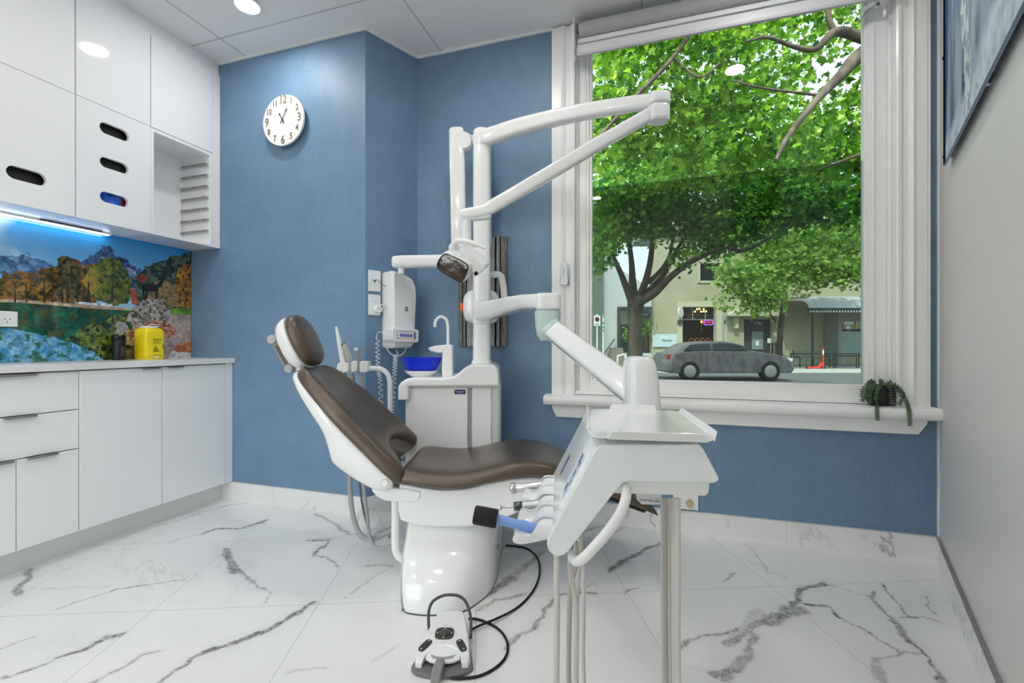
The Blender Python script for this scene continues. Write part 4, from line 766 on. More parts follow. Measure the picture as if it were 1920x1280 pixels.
# ================================================================== X-RAY UNIT ON THE JOG WALL
xr = thing('xray_unit', 'white wall-mounted X-ray box with folding arm and round tube head behind the column', 'x-ray unit', jw(.16, .97))
BP = [(.109, .985), (.118, .972), (.235, .972), (.252, .985), (.258, 1.03), (.268, 1.20), (.272, 1.29), (.266, 1.35), (.245, 1.39), (.21, 1.408), (.15, 1.42), (.118, 1.426), (.107, 1.414)]
R = []
for off, k in ((0, 1), (.085, 1), (.108, .98), (.12, .93)): R.append([jw(.19 + (s - .19) * k, 1.2 + (z - 1.2) * k, off) for s, z in BP])
xb = MB().loft(R).build('generator_box', SHELL, xr, bevel=.004, seg=3, smooth=30)
MB().prism([jw(s, z, .04) for s, z in ((.088, 1.020), (.085, 1.085), (.094, 1.092), (.262, 1.084), (.270, 1.077), (.268, 1.014), (.260, 1.006), (.098, 1.010))], JN * .105).build('control_strip', WHITE, xr, bevel=.005, seg=3)
def ks(q): return q * .955 - .022
kb = MB(); cols = [mat('key_blue', '#7f88d8', .4), mat('key_orange', '#d99a3a', .4), mat('key_dark', '#3d3d4a', .4)]
kb.mi = 0; kb.prism([jw(ks(s), z, .1452) for s, z in ((.165, 1.040), (.165, 1.058), (.255, 1.055), (.255, 1.037))], JN * .0012)
for i in range(7):
    s = .165 + .0145 * i; kb.mi = 2; kb.prism([jw(ks(s + a), z, .1452) for a, z in ((0, 1.067), (.005, 1.067), (.005, 1.073), (0, 1.073))], JN * .0012); kb.prism([jw(ks(s + a), z, .1465) for a, z in ((0, 1.044), (.005, 1.044), (.005, 1.050), (0, 1.050))], JN * .0005); kb.mi = 1; kb.prism([jw(ks(s + a), z, .1452) for a, z in ((0, 1.026), (.006, 1.026), (.006, 1.032), (0, 1.032))], JN * .0012)
kb.mi = 2
for s, z in ((.143, 1.064), (.143, 1.046), (.143, 1.028), (.152, 1.03)): kb.prism([jw(ks(s + a), z + c_, .1452) for a, c_ in ((0, 0), (.006, 0), (.006, .006), (0, .006))], JN * .0012)
kb.prism([jw(ks(s), z, .1452) for s, z in ((.268, 1.025), (.277, 1.025), (.277, 1.068), (.268, 1.068))], JN * .0015); kb.build('control_keys', cols, xr, smooth=0)
lg = MB(); lc = (.198, 1.205)
lg.prism([jw(lc[0] + .011 * math.cos(q) * (1 if abs(math.cos(q)) < .95 else .9), lc[1] + .0145 * math.sin(q), .110) for q in np.linspace(0, 2 * math.pi, 17)[:-1]], JN * .012); lg.build('dark_emblem', DARK, xr, smooth=0)
MB().sweep([jw(lc[0] + .006 * math.cos(q), lc[1] + .008 * math.sin(q), .1225) for q in np.linspace(0, 2 * math.pi, 17)[:-1]], .0014, n=5, loop=True).build('emblem_loop', WHITE2, xr)
XD = 2.60
MB().cyl(at(752, 513, XD - .02), at(752, 503, XD - .02), .018, 20).build('arm_pivot', WHITE, xr)
MB().sweep([at(737, 491.5, XD - .02), at(741, 491.5, XD - .02), at(750, 491.3, XD - .02), at(862, 489, XD + .02)], [.03, .037, .039, .039], [.028, .034, .036, .036], e=3.5, up=UP, n=24).build('extension_arm', SHELL, xr, smooth=45)
def bar(x0, y0, x1, y1, w, d, nm, dd=.035): MB().sweep([at(x0, y0, d), at(x0 + (x1 - x0) * .02, y0 + (y1 - y0) * .02, d), at(x1, y1, d)], [w * .8, w, w], [dd * .8, dd, dd], e=4.5, up=FV, n=24).build(nm, SHELL, xr, smooth=45)
bar(856.5, 242, 861.5, 492, .044, XD, 'scissor_arm'); bar(910, 262, 910.5, 461, .036, XD + .09, 'scissor_arm')
MB().lathe([(.001, 0), (.046, 0), (.052, .008), (.052, .072), (.046, .08), (.001, .08)], at(868, 262, XD - .035), FV, 36).build('scissor_hinge', SHELL, xr); MB().sweep([at(868, 265, XD + .03), at(912, 262, XD + .05)], .022, .030, e=4, up=UP).build('hinge_link', SHELL, xr)
MB().cyl(at(862, 488, XD), at(862, 500, XD), .034, 24).build('arm_elbow', WHITE, xr)
hp = [at(px, py, XD + .06) for px, py in ((908, 515), (924, 515), (935, 514.5), (940, 518), (944, 538), (946, 562))]
MB().sweep(hp, .020, .022, e=4, up=FV, n=18).build('yoke', WHITE, xr, bevel=.002)
tc_ = at(903, 576, XD + .07); R = []
for dv, k in ((-.075, .55), (-.068, .80), (-.05, .95), (-.02, 1), (.03, 1), (.055, .9), (.06, .7)): R.append(sring(tc_ + FV * dv, RV, UP, .110 * k, .108 * k, 36, 3))
MB().loft(R).build('tube_head', SHELL, xr, sub=1); MB().box(at(865.5, 575.5, XD + .04), (.016, .03, .044), (RV, FV, UP)).build('orange_tab', mat('orange_plastic', '#ee6a1c', .4), xr, bevel=.004, seg=3)
def coil(p0_, pts, r0, turns, r, name, parent):
    P = sm(pts, 10); n = turns * 10; o = []
    for i in range(n + 1):
        t = i / n * (len(P) - 1); k = min(int(t), len(P) - 2); c = P[k].lerp(P[k + 1], t - k); q = 2 * math.pi * turns * i / n; o.append(c + RV * (r0 * math.cos(q)) + FV * (r0 * math.sin(q)))
    MB().sweep(p0_ + o, r, n=5).build(name, WHITE2, parent)
qa = jw(.085, 1.06, .06)
coil(sm([qa, qa - RV * .03 + UP * .008, qa - RV * .045 - UP * .02, at(706, 636, 2.50)]), [at(708, 640, 2.5), at(709, 690, 2.5), at(713, 715, 2.5), at(715, 790, 2.5)], .011, 20, .0019, 'coil_cord', xr)
coil([at(742, 655, 2.53), at(745, 660, 2.53)], [at(742, 664, 2.53), at(740, 700, 2.53), at(735, 770, 2.54), at(733, 800, 2.55)], .012, 26, .0019, 'coil_cord', xr)
MB().sweep(sm([jw(.10, 1.01, .05), jw(.105, .975, .055), jw(.13, .94, .06), jw(.165, .925, .07), jw(.20, .94, .08), jw(.22, .975, .09)]), .0035, n=8).build('lower_lead', WHITE2, xr)
MB().sweep(sm([q1 + JN * .02 + UP * .02 + JD * .005, q1 + JN * .05 + UP * .026 + JD * .02, jw(.104, 1.20, .035), jw(.105, 1.14, .04), jw(.104, 1.09, .045)]), .0032, n=8).build('power_lead', WHITE2, xr)

# ================================================================== OPERATING LAMP
ol = thing('operating_lamp', 'white dental operating lamp on a long bent arm swung from the column top', 'operating lamp', at(905, 240, CD))
MB().loft([crr(zt, .98), crr(zt + .008, 1.0), crr(zt + .05, 1.0), crr(zt + .075, .93)]).build('rotating_cap', WHITE, ol, smooth=50)
MB().lathe([(.001, 0), (.048, 0), (.048, .018), (.043, .024), (.001, .026)], cam(cux, CD + .05, zt + .072), UP, 32).build('cap_lid', WHITE, ol)
AP = [(897, 262, 2.50), (922, 255, 2.46), (970.6, 239, 2.395), (1035.5, 222.5, 2.31), (1084, 212, 2.25), (1145, 201.5, 2.18), (1206, 192.5, 2.12), (1232, 190, 2.10)]
MB().sweep(sm([at(*p) for p in AP], 5), [.046 - .016 * i / 35 for i in range(36)], [.034 - .008 * i / 35 for i in range(36)], e=4, up=FV, n=24).build('upper_arm', SHELL, ol, smooth=45)
def rblock(c, a, bq, z0, z1, e=3.5, k0=.86): return MB().loft([sring(V((c.x, c.y, z)), RV, FV, a * k, bq * k, 28, e) for z, k in ((z0, k0), (z0 + (z1 - z0) * .08, .97), (z0 + (z1 - z0) * .2, 1), (z1 - (z1 - z0) * .2, 1), (z1 - (z1 - z0) * .08, .97), (z1, k0))])
ec = at(1235, 203, 2.10); ze = lambda py: 1 - (py - HY) / FPX * 2.10
rblock(ec, .048, .045, ze(198), ze(177)).build('elbow_cap', SHELL, ol, smooth=45); rblock(at(1235, 203, 2.10), .046, .043, ze(229), ze(199)).build('elbow_joint', SHELL, ol, smooth=45)
BPs = [(1226, 211, 2.10), (1130, 265, 2.11), (1035, 322, 2.12), (960, 366, 2.13), (905, 397.5, 2.14)]
MB().sweep([at(*p) for p in BPs], .030, .026, e=4, up=FV, n=24).build('lower_arm', SHELL, ol, smooth=45)
LP = [(914, 393, 2.14), (905, 397, 2.14), (890, 400, 2.14), (876, 402, 2.14), (866, 405, 2.14)]
MB().sweep([at(*p) for p in LP], .027, .03, e=4, up=FV, n=24).build('lamp_knuckle', WHITE, ol, smooth=45)
MB().lathe([(.001, 0), (.026, 0), (.026, .16), (.001, .16)], at(874, 466, 2.14), UP, 24).build('lamp_post', WHITE, ol); MB().prism([at(px, py, 2.12) for px, py in ((868, 403), (882, 400), (914, 401), (922, 404), (912, 409), (885, 411), (868, 413))], FV * .04).build('knuckle_cover', WHITE2, ol, bevel=.003)
LN = (RV * -.42 - FV * .72 - UP * .52).normalized(); L0 = at(850, 502, 2.06); cl_ = (RV - LN * RV.dot(LN)).normalized()
glp = [(821, 494), (825, 485), (832, 477), (840, 476), (856, 483), (872, 492), (878, 499), (877, 508), (871, 522), (866, 527.5), (857, 525), (843, 516.5), (828, 507), (822, 501)]
_g = sm([V((x, y, 0)) for x, y in glp + [glp[0]]], 3)[:-1]; glp = [(p.x, p.y) for p in _g]
def gp(k, off, sh=(0, 0)): return [L0 + (onp(px, py, L0, LN) - L0) * k - LN * off for px, py in glp]
body = MB(); body.loft([gp(.99, -.004), gp(1.06, .0), gp(1.10, .012), gp(1.09, .035), gp(.98, .065), gp(.75, .09), gp(.5, .1)]); lb = body.build('lamp_head', SHELL, ol, smooth=45, sub=1)
MB().loft([gp(.96, -.004), gp(1.01, -.008), gp(1.03, -.002)], cap=False).build('reflector_rim', mat('dark_rim', '#2b3238', .2, metal=.5), ol)
rf = MB(); Rr = [gp(.95, -.0055), gp(.90, -.006), gp(.6, -.0045), gp(.25, -.0035)]
rf.loft(Rr, cap=True); rf.build('reflector', mat('reflector_chrome', '#e4e7e8', .1, metal=1, noise=(22, '#a39a90'), bump=(24, 1.0)), ol, smooth=20)
bx = [(859, 468), (866, 462), (874, 466), (908, 499), (908, 506), (895, 517), (890, 519), (884, 509), (880, 497)]
MB().prism([onp(px, py, L0 - LN * .02, LN) for px, py in bx], -LN * .05).build('lamp_housing', WHITE, ol, bevel=.008, seg=3); MB().prism([onp(px, py, L0 - LN * .018, LN) for px, py in ((888, 512), (893, 508), (897, 513), (891, 518))], -LN * .004).build('light_sensor', BLACK, ol, smooth=0)
MB().ball(at(852, 465, 2.08), .027, 10).build('ball_joint', WHITE, ol)
hpp = [at(*p) for p in ((851, 462, 2.05), (854, 453.5, 2.02), (864, 451, 2.0), (880, 454, 1.99), (896, 460, 1.99), (911, 465.5, 1.99))]
MB().sweep(sm(hpp, 5), [.014, .014, .014, .014, .014] + [.0125] * 15 + [.010] * 5 + [.006], [.012] * 20 + [.008] * 5 + [.005], n=16).build('handle', WHITE2, ol)

# ================================================================== DELIVERY CONSOLE
dc = thing('instrument_console', 'white instrument console with top tray on a jointed arm beyond the foot end', 'instrument console', at(1200, 900, .9))
# arm
HP2 = [(903, 584, 2.44), (925, 580, 2.36), (960, 571, 2.20), (990, 567, 2.02), (1015, 566.5, 1.90), (1030, 566, 1.86)]
MB().sweep([at(*p) for p in HP2], [.052, .048, .040, .034, .032, .031], [.050, .048, .046, .046, .05, .052], e=4, up=FV, n=26).build('swing_arm', SHELL, dc, smooth=45)
jc = at(1027, 566, 1.86); zj = lambda py: 1 - (py - HY) / FPX * 1.86
rblock(jc, .052, .052, zj(582), zj(551), 4).build('arm_end_cap', SHELL, dc, smooth=45)
MB().loft([sring(V((jc.x, jc.y, z)) + RV * o, RV, FV, a, a, 28, 3) for z, a, o in ((zj(638), .020, -.010), (zj(628), .034, -.010), (zj(612), .046, -.004), (zj(596), .052, 0), (zj(583), .053, 0))]).build('joint_cup', MINT, dc, smooth=50)
S_ = [(1034, 617, 1.85), (1046, 626, 1.80), (1100, 668, 1.56), (1172, 723, 1.30), (1200, 744, 1.235)]
MB().sweep([at(1021, 603, 1.86), at(1030, 612, 1.855), at(1041, 622, 1.82)], [.040, .042, .0425], [.036, .039, .039], e=4.5, up=FV, n=26).build('joint_sleeve', MINT, dc, smooth=45)
MB().sweep([at(*p) for p in S_], [.040, .0395, .0385, .0375, .0375], [.036] * 5, e=4.5, up=FV, n=26).build('balance_arm', SHELL, dc, smooth=45)
po = at(1200, 720, 1.22); zp = lambda py: 1 - (py - HY) / FPX * 1.22
MB().loft([sring(V((po.x, po.y, z)) + RV * o, RV, FV, .043 * k, .062 * k, 32, 4) for z, k, o in ((.72, 1, .004), (.83, 1, .003), (.90, .95, .0), (.935, .88, -.002), (.953, .80, -.003), (.963, .66, -.003), (.967, .45, -.003))]).build('console_post', SHELL, dc, smooth=50)
ang = rad(6); QD = RV * math.sin(ang) + FV * math.cos(ang); PD = RV * math.cos(ang) - FV * math.sin(ang); N0 = at(1128, 835, .765)
def nf(px, py, q=0): return onp(px, py, N0, QD) + QD * q
def nq(px, py, q=0): return onp(px, py, N0 + QD * q, QD)
SIDE = [(1128, 834), (1312, 833), (1320, 843), (1349, 897), (1347, 902), (1338, 906), (1178, 902.5), (1170, 904), (1163, 910), (1066, 1033), (1058, 1040.5), (1048, 1043.5), (1038, 1041), (1029, 1033), (1025.5, 1022), (1027, 1012), (1118, 839)]
bdy = MB().prism([nf(*p) for p in SIDE], QD * .36).build('console_body', CONS, dc, bevel=.007, seg=4, smooth=35)
MB().prism([nf(px, py, .012) for px, py in ((1150, 900), (1337, 904), (1335, 928), (1329, 935.5), (1160, 930), (1142, 929))], QD * .33).build('under_tray', WHITE2, dc, bevel=.006, seg=3)
E0, E1 = nf(1027, 1013), nf(1118, 839); ED = (E1 - E0); EL = ED.length; ED.normalize(); EN = ED.cross(QD).normalized()
if EN.dot(RV) > 0: EN = -EN
def kf(a, q, o=0): return E0 + ED * a + QD * q + EN * o
kp = MB().prism([kf(a, q, -.001) for a, q in ((.050, .022), (EL - .02, .022), (EL - .02, .10), (.050, .10))], EN * .004).build('keypad', mat('keypad_white', '#f4f7f8', .25), dc, bevel=.0015)
MB().prism([kf(a, q, .003) for a, q in ((.062, .032), (EL - .032, .032), (EL - .032, .088), (.062, .088))], EN * .0006).build('keypad_window', mat('keypad_pale_blue', '#dfe9f2', .2), kp, smooth=0)
ic = [mat('icon_blue', '#39519c', .4), mat('icon_light_blue', '#9db4da', .4), mat('icon_green', '#b9d3b5', .4)]; kb = MB()
for a, q, w, h, k in ((.072, .040, .012, .010, 1), (.072, .060, .014, .014, 0), (.088, .045, .008, .012, 0), (.094, .062, .010, .010, 1), (.104, .050, .010, .014, 0), (.112, .068, .006, .012, 1), (.126, .044, .012, .010, 0), (.128, .062, .014, .018, 0), (.142, .050, .012, .012, 0), (.150, .066, .008, .008, 1), (.168, .050, .010, .020, 2)):
    if a + h < EL - .03: kb.mi = k; kb.prism([kf(a, q, .0036), kf(a + h, q, .0036), kf(a + h, q + w, .0036), kf(a, q + w, .0036)], EN * .0004)
kb.build('keypad_icons', ic, kp, smooth=0)
nb = MB().prism([kf(a, q, .0) for a, q in ((.05, .24), (.095, .24), (.095, .262), (.05, .262))], EN * .0015).build('name_badge', NAVY, dc, smooth=0)
text('PLANMECA', .0085, kf(.0725, .251, .0017), -ED, QD if (-ED).cross(QD).dot(EN) > 0 else -QD, MATS['badge_white'], nb, 'badge_lettering', .0002)
# tray
TA = rad(9.5); TQ = RV * math.sin(TA) + FV * math.cos(TA); TP = RV * math.cos(TA) - FV * math.sin(TA); T0 = onz(1107, 821, .842); TW, TL, TZ = .199, .325, .842
def tp_(p, q, z=0): v = T0 + TP * p + TQ * q; return V((v.x, v.y, TZ + z))
o = []
for (cx_, cy_, a0_) in ((.02, .02, 180), (TW - .02, .02, 270), (TW - .02, TL - .02, 0), (.02, TL - .02, 90)):
    for k in range(5): q = rad(a0_ + 22.5 * k); o.append(tp_(cx_ + .02 * math.cos(q), cy_ + .02 * math.sin(q)))
ty = MB().prism(o, UP * .003).build('tray', SHELL, dc, bevel=.001)
def lip(a, b_, out, h=.014):
    L = (b_ - a); n_ = [a, a + L * .04 + (UP * h + out * h * .5), a + L * .07 + (UP * h + out * h * .5) * 1.06, a + L * .93 + (UP * h + out * h * .5) * 1.06, a + L * .96 + (UP * h + out * h * .5), b_]
    return MB().prism(n_, (UP * -.5 + out).normalized() * .003)
for a, b_, out in ((tp_(.028, .002), tp_(TW - .012, .002), -TQ), (tp_(.045, TL - .002), tp_(TW - .045, TL - .002), TQ), (tp_(.002, .028), tp_(.002, TL - .012), -TP), (tp_(TW - .002, .01), tp_(TW - .002, TL - .01), TP)): lip(a, b_, out).build('tray_lip', SHELL, ty, bevel=.001)
MB().prism([nf(1140, 836, .02), nf(1310, 836, .02), nf(1310, 836, .30), nf(1140, 836, .30)], UP * .012).build('tray_support', mat('tray_pad_grey', '#b8bcbd', .5), dc)
MB().prism([tp_(.05, .28, -.012), tp_(.15, .28, -.012), tp_(.15, .44, -.012), tp_(.05, .44, -.012)], UP * -.07).build('post_bracket', WHITE2, dc, bevel=.006)
hl = [nq(1171, 903, .03), nq(1174, 915, .01), nq(1173, 935, -.02), nq(1163, 962, -.035), nq(1140, 996, -.04), nq(1110, 1030, -.04), nq(1095, 1045, -.036), nq(1083, 1052, -.02), nq(1077, 1050, .0), nq(1073, 1044, .02)]
MB().sweep(sm(hl), .0083, n=18).build('grab_handle', WHITE, dc)
MB().prism([nq(px, py, .05) for px, py in ((1192, 924), (1194, 936), (1203, 945), (1238, 946), (1241, 926))], QD * .002).build('model_tag', mat('pale_grey_tag', '#d6d8d8', .4), dc, smooth=0)
text('PM Minetto', .0075, nq(1218, 938, .0495), -PD, -UP, mat('tag_grey', '#8f9091', .5), dc, 'tag_lettering', .0002)
# five instrument cradles along the lower left edge
CR = []
for i, q in enumerate((.036, .098, .160, .222, .284)):
    base = kf(.012, q, .0); ax = (-PD * .93 - UP * .10).normalized(); upn = (UP * .95 - PD * .3).normalized(); side = QD
    upn = (upn - ax * upn.dot(ax)).normalized()
    b = MB(); th, rows = .0032, []
    KT = [p.to_tuple() for p in sm([V(q) for q in ((0, 150, 18.5), (.15, 150, 20.5), (.3, 138, 22), (.42, 108, 23.5), (.54, 84, 24.5), (.66, 80, 25.5), (.78, 88, 26), (.88, 92, 25), (.95, 78, 23.5), (.985, 62, 22), (1, 40, 20.5))], 4)]
    for t, half, r in KT:
        r /= 1000
        c = base + ax * (-.004 + .074 * t) - upn * .001; A_ = [rad(-90 - half + 2 * half * k / 14) for k in range(15)]
        rows.append([c + side * (r * math.cos(q_)) + upn * (r * math.sin(q_)) for q_ in A_] + [c + side * ((r - th) * math.cos(q_)) + upn * ((r - th) * math.sin(q_)) for q_ in A_[::-1]])
    b.loft(rows).build('instrument_cradle', WHITE, dc, smooth=50); CR.append((base, ax, upn))
b = MB(); b.prism([kf(-.004, .005, -.02), kf(.03, .005, -.02), kf(.03, .315, -.02), kf(-.004, .315, -.02)], EN * .016); b.build('cradle_rail', WHITE2, dc, bevel=.004)
def loop(p, qx, zlow, back, lean=0):
    m = p.lerp(back, .5); return [p, p - UP * .04, V((p.x, p.y, .5)) + PD * lean, V((p.x, p.y, .27)) + PD * lean, V((p.x, p.y, .15)) + PD * (.02 + lean), V((m.x, m.y, .05 + .01 * qx)), V((back.x, back.y, .15)) - PD * .02, V((back.x, back.y, .27)), V((back.x, back.y, .5)), back - UP * .05, back]
backs = [nq(1270, 934, .04), nq(1264, 934, .07), nq(1247, 934, .10), nq(1243, 934, .15), nq(1254, 934, .2)]
heads = [(1044, 1036, .03), (1070, 1030, .06), (1080, 1015, .11), (1086, 1006, .16), (1089, 1000, .22)]
def inst(i, name, lab, parts, cat='dental handpiece'):
    base, ax, upn = CR[i]; t = thing(name, lab, cat, base, 'instruments in the console cradles'); c = base + ax * .0 - upn * .004
    d = (ax * 1 + upn * .0).normalized()
    for nm, s0, s1, r0, r1, m in parts: MB().lathe([(.0005, 0), (r0 * .92, 0), (r0, .0015), (r1, s1 - s0 - .0015), (r1 * .92, s1 - s0), (.0005, s1 - s0)], c + d * s0, d, 24).build(nm, m, t)
    MB().sweep(sm(loop(nq(*heads[i]), i, .22 + .02 * i, backs[i], lean=(.0, .01, -.012, -.004, .006)[i]), 8), (.0058, .005, .005, .0046, .0046)[i], n=10).build('hose', HOSE if i != 2 else mat('warm_grey_hose', '#b5afa8', .5), t)
    return t
SIL = mat('silver_metal', '#c9c9c9', .25, metal=1); BLU = mat('light_blue_silicone', '#7fa2dd', .45)
c3 = CR[0]; BLUE_A = nf(1006, 1008, .035)
t = thing('polishing_lamp', 'light blue handpiece with a black cylinder end in the nearest console cradle', 'dental handpiece', CR[0][0], 'instruments in the console cradles')
P0, P1, P2, P3 = nf(1012, 1012, .035), nf(990, 1004, .035), nf(952, 994, .035), nf(924, 986, .035)
MB().sweep(sm([P0, P1, P2, P3], 5), [.0095] * 8 + [.0085] * 8, n=18).build('body', BLU, t); dd = (nf(884, 979, .035) - nf(926, 987, .035)).normalized()
MB().lathe([(.001, 0), (.0150, 0), (.0165, .002), (.0165, .040), (.0155, .042), (.001, .042)], nf(927, 987, .035), dd, 28).build('black_shade', mat('black_rubber', '#1a1a1b', .75), t)
MB().sweep(sm(loop(nq(*heads[0]), 0, .22, backs[0]), 8), .0056, n=10).build('hose', HOSE, t)
inst(1, 'handpiece_coupling', 'small dark-tipped coupling resting in the second console cradle from the front', [('tip', .012, .028, .004, .003, DARK), ('collar', -.012, .012, .006, .0055, GREYP)])
inst(2, 'micromotor', 'silver micromotor with a threaded nose in the middle console cradle', [('motor_body', -.02, .062, .010, .010, mat('motor_grey', '#c3c5c6', .35, metal=.6)), ('threaded_collar', .062, .080, .0095, .009, mat('thread_dark', '#55585a', .3, metal=.8)), ('spindle', .080, .106, .0025, .0025, SIL), ('spindle_tip', .106, .112, .0055, .005, SIL)])
inst(3, 'air_hose_coupling', 'bare hose end lying low in the empty-looking fourth console cradle', [('collar', -.014, .004, .006, .0055, GREYP)])
inst(4, 'turbine_coupling', 'silver four-hole turbine coupling in the farthest console cradle', [('body', -.01, .088, .0105, .0105, mat('satin_silver', '#cfd0d0', .3, metal=.7)), ('end_ring', .088, .100, .0125, .0125, SIL), ('port', .1002, .1012, .006, .006, DARK)])

# ================================================================== FOOT CONTROL
fo = cam(-.214, 1.50, 0); ft = thing('foot_control', 'white foot control with grey pedal and arched handle on the floor', 'foot control', fo)
def fp(x, y, z): return fo + RV * x + FV * y + UP * z
def ftop(y): return .031 + .030 * (y + .115) / .22
TOPO = [(-.036, .104), (.036, .104), (.046, .094), (.056, .06), (.072, -.01), (.085, -.092), (.080, -.112), (.060, -.115)] + [(.060 * math.cos(q), -.115 + .066 * math.sin(q)) for q in np.linspace(.15, math.pi - .15, 13)] + [(-.060, -.115), (-.080, -.112), (-.085, -.092), (-.072, -.01), (-.056, .06), (-.046, .094)]
MB().loft([[fp(x * 1.02, y, .010) for x, y in TOPO], [fp(x, y, ftop(y) - .006) for x, y in TOPO], [fp(x * .96, y * .985, ftop(y)) for x, y in TOPO]]).build('housing', WHITE, ft, bevel=.003, seg=3, smooth=30)
b = MB(); BO = [(-.042, .108), (.042, .108), (.060, .07), (.092, -.09), (.095, -.105)] + [(.095 * math.cos(q), -.105 - .042 * math.sin(q)) for q in np.linspace(.2, math.pi - .2, 11)] + [(-.095, -.105), (-.092, -.09), (-.060, .07)]
b.prism([fp(x, y, 0) for x, y in BO], UP * .012).build('base_plate', GREYP, ft, bevel=.003); 
LB = [(.054 * math.cos(q), -.098 + .052 * math.sin(q)) for q in np.linspace(.05, math.pi - .05, 15)] + [(.046 * math.cos(q), -.098 - .012 * math.sin(q)) for q in np.linspace(math.pi - .1, .1, 7)]
MB().prism([fp(x, y, ftop(y) - .012) for x, y in LB], UP * .009).build('pedal_cover', WHITE2, ft, bevel=.002); b = MB(); b.prism([fp(x, y, ftop(y) - .0025) for x, y in [(-.040, -.083), (-.020, -.090), (0, -.093), (.020, -.090), (.040, -.083), (.030, -.099), (0, -.104), (-.030, -.099)]], UP * .0006); b.build('pedal_print', mat('print_grey', '#a7a7a8', .5), ft, smooth=0)
MB().prism([fp(x, y, .012) for x, y in ((-.018, -.10), (.008, -.10), (.006, -.185), (-.022, -.185), (-.024, -.13))], UP * .022).build('lever', mat('lever_grey', '#8b8b8a', .5), ft, bevel=.005, seg=3)
def pad(cx_, cy_, w, h, rot, name):
    o = []
    for k in range(20):
        q = 2 * math.pi * k / 20; x, y = w * math.copysign(abs(math.cos(q)) ** .6, math.cos(q)), h * math.copysign(abs(math.sin(q)) ** .6, math.sin(q)); X, Y = cx_ + x * math.cos(rot) - y * math.sin(rot), cy_ + x * math.sin(rot) + y * math.cos(rot); o.append(fp(X, Y, ftop(Y) - .001))
    return MB().prism(o, UP * .004).build(name, DARK, ft, bevel=.0015)
jp = pad(-.008, -.003, .031, .025, 0, 'joypad'); MB().ball(fp(-.008, -.003, ftop(-.003) + .003), .017, 8, (1, 1, .45)).build('joypad_dome', mat('joypad_brown', '#4a4038', .35), jp)
r1 = pad(-.062, -.052, .012, .026, rad(-32), 'rocker_switch'); r2 = pad(.053, -.052, .012, .026, rad(28), 'rocker_switch')
PR = mat('arrow_grey', '#c9c9c8', .5)
def arrows(lst, par):
    b = MB()
    for x, y, dx, dy in lst:
        L = .006; nx, ny = -dy, dx; b.prism([fp(x + dx * L, y + dy * L, ftop(y) + .0032), fp(x + nx * .0045, y + ny * .0045, ftop(y) + .0032), fp(x - nx * .0045, y - ny * .0045, ftop(y) + .0032)], UP * .0008)
    b.build('arrow_print', PR, par, smooth=0)
arrows([(-.029, -.003, -1, 0), (.013, -.003, 1, 0), (-.008, -.021, 0, -1), (-.008, .015, 0, 1)], jp); arrows([(-.053, -.037, .53, .85), (-.071, -.067, -.53, -.85)], r1); arrows([(.045, -.037, -.47, .88), (.061, -.067, .47, -.88)], r2)
b = MB()
for x, y in ((-.008, .034), (.034, -.003), (-.050, -.003), (-.008, -.040)): b.prism([fp(x + a * .001, y + c_, ftop(y) + .0002) for a, c_ in ((-5, -.004), (-3, -.004), (1, .003), (5, .001), (4, .004), (-2, .004))], UP * .0003)
b.build('symbol_print', mat('symbol_grey', '#b3b3b3', .5), ft, smooth=0)
HA_ = [(-.064, .030, .030), (-.070, .048, .055), (-.071, .060, .085), (-.060, .070, .110), (-.03, .076, .126), (.0, .077, .130), (.03, .076, .126), (.055, .068, .110), (.071, .05, .080), (.076, .035, .050), (.077, .01, .022)]
MB().sweep(sm([fp(*p) for p in HA_]), .0050, .0044, n=10).build('carry_handle', mat('handle_dark_grey', '#454546', .45), ft)
cp = [(879, 1160), (893, 1160), (912, 1166), (932, 1177), (946, 1192), (952, 1210), (949, 1229), (936, 1246), (915, 1260), (893, 1268), (868, 1271), (850, 1271), (836, 1266)]
b = MB(); b.sweep(sm([onz(px, py, .02 if i < 1 else .005) for i, (px, py) in enumerate(cp)]), .0042, n=8)
cq = [(884, 1180), (900, 1172), (930, 1160), (965, 1142), (990, 1120), (1006, 1095), (1012, 1068), (1007, 1045), (990, 1029), (970, 1024), (947, 1022)]
b.sweep(sm([onz(px, py, .0125 if 1 <= i <= 2 else .006) for i, (px, py) in enumerate(cq)]), .0042, n=8); b.build('cable', BLACK, ft)

# ================================================================== PLANT ON THE SILL
pc = onz(1650, 757, .713); pc = V((pc.x, 2.548, .713)); k_ = onp(1650, 757, (0, 2.548, 0), V((0, 1, 0))); pc.x = k_.x
pp = thing('potted_succulent', 'trailing green string-of-pearls style plant in a black pot on the window sill', 'potted plant', pc)
MB().lathe([(.001, 0), (.040, 0), (.054, .022), (.058, .048), (.053, .078), (.046, .094), (.042, .094), (.046, .080), (.001, .078)], pc, UP, 32).build('pot', mat('matt_black_ceramic', '#1d1a20', .45), pp)
PG = mat('succulent_green', '#41573c', .55, noise=(30, '#5f7a58'))
def strand(x, pts, seed):
    rr = random.Random(seed); P = sm([pc + V(p) for p in pts], 7); b = MB(); b.sweep(P, .0016, n=5); acc = 0
    for i in range(1, len(P)):
        acc += (P[i] - P[i - 1]).length
        if acc > .0065:
            acc = 0; T = (P[i] - P[i - 1]).normalized(); S = T.orthogonal().normalized()
            for k in range(4):
                d = (Matrix.Rotation(rr.random() * .6 + k * math.pi / 2, 3, T) @ S); d = (d - T * .25).normalized(); Y_ = d.cross(T).normalized(); b.ball(P[i] + d * .0062, .0054, 4, (1.0, .62, .5), (d, Y_, d.cross(Y_)))
    b.build('trailing_strand', PG, pp, smooth=0 if False else 60)
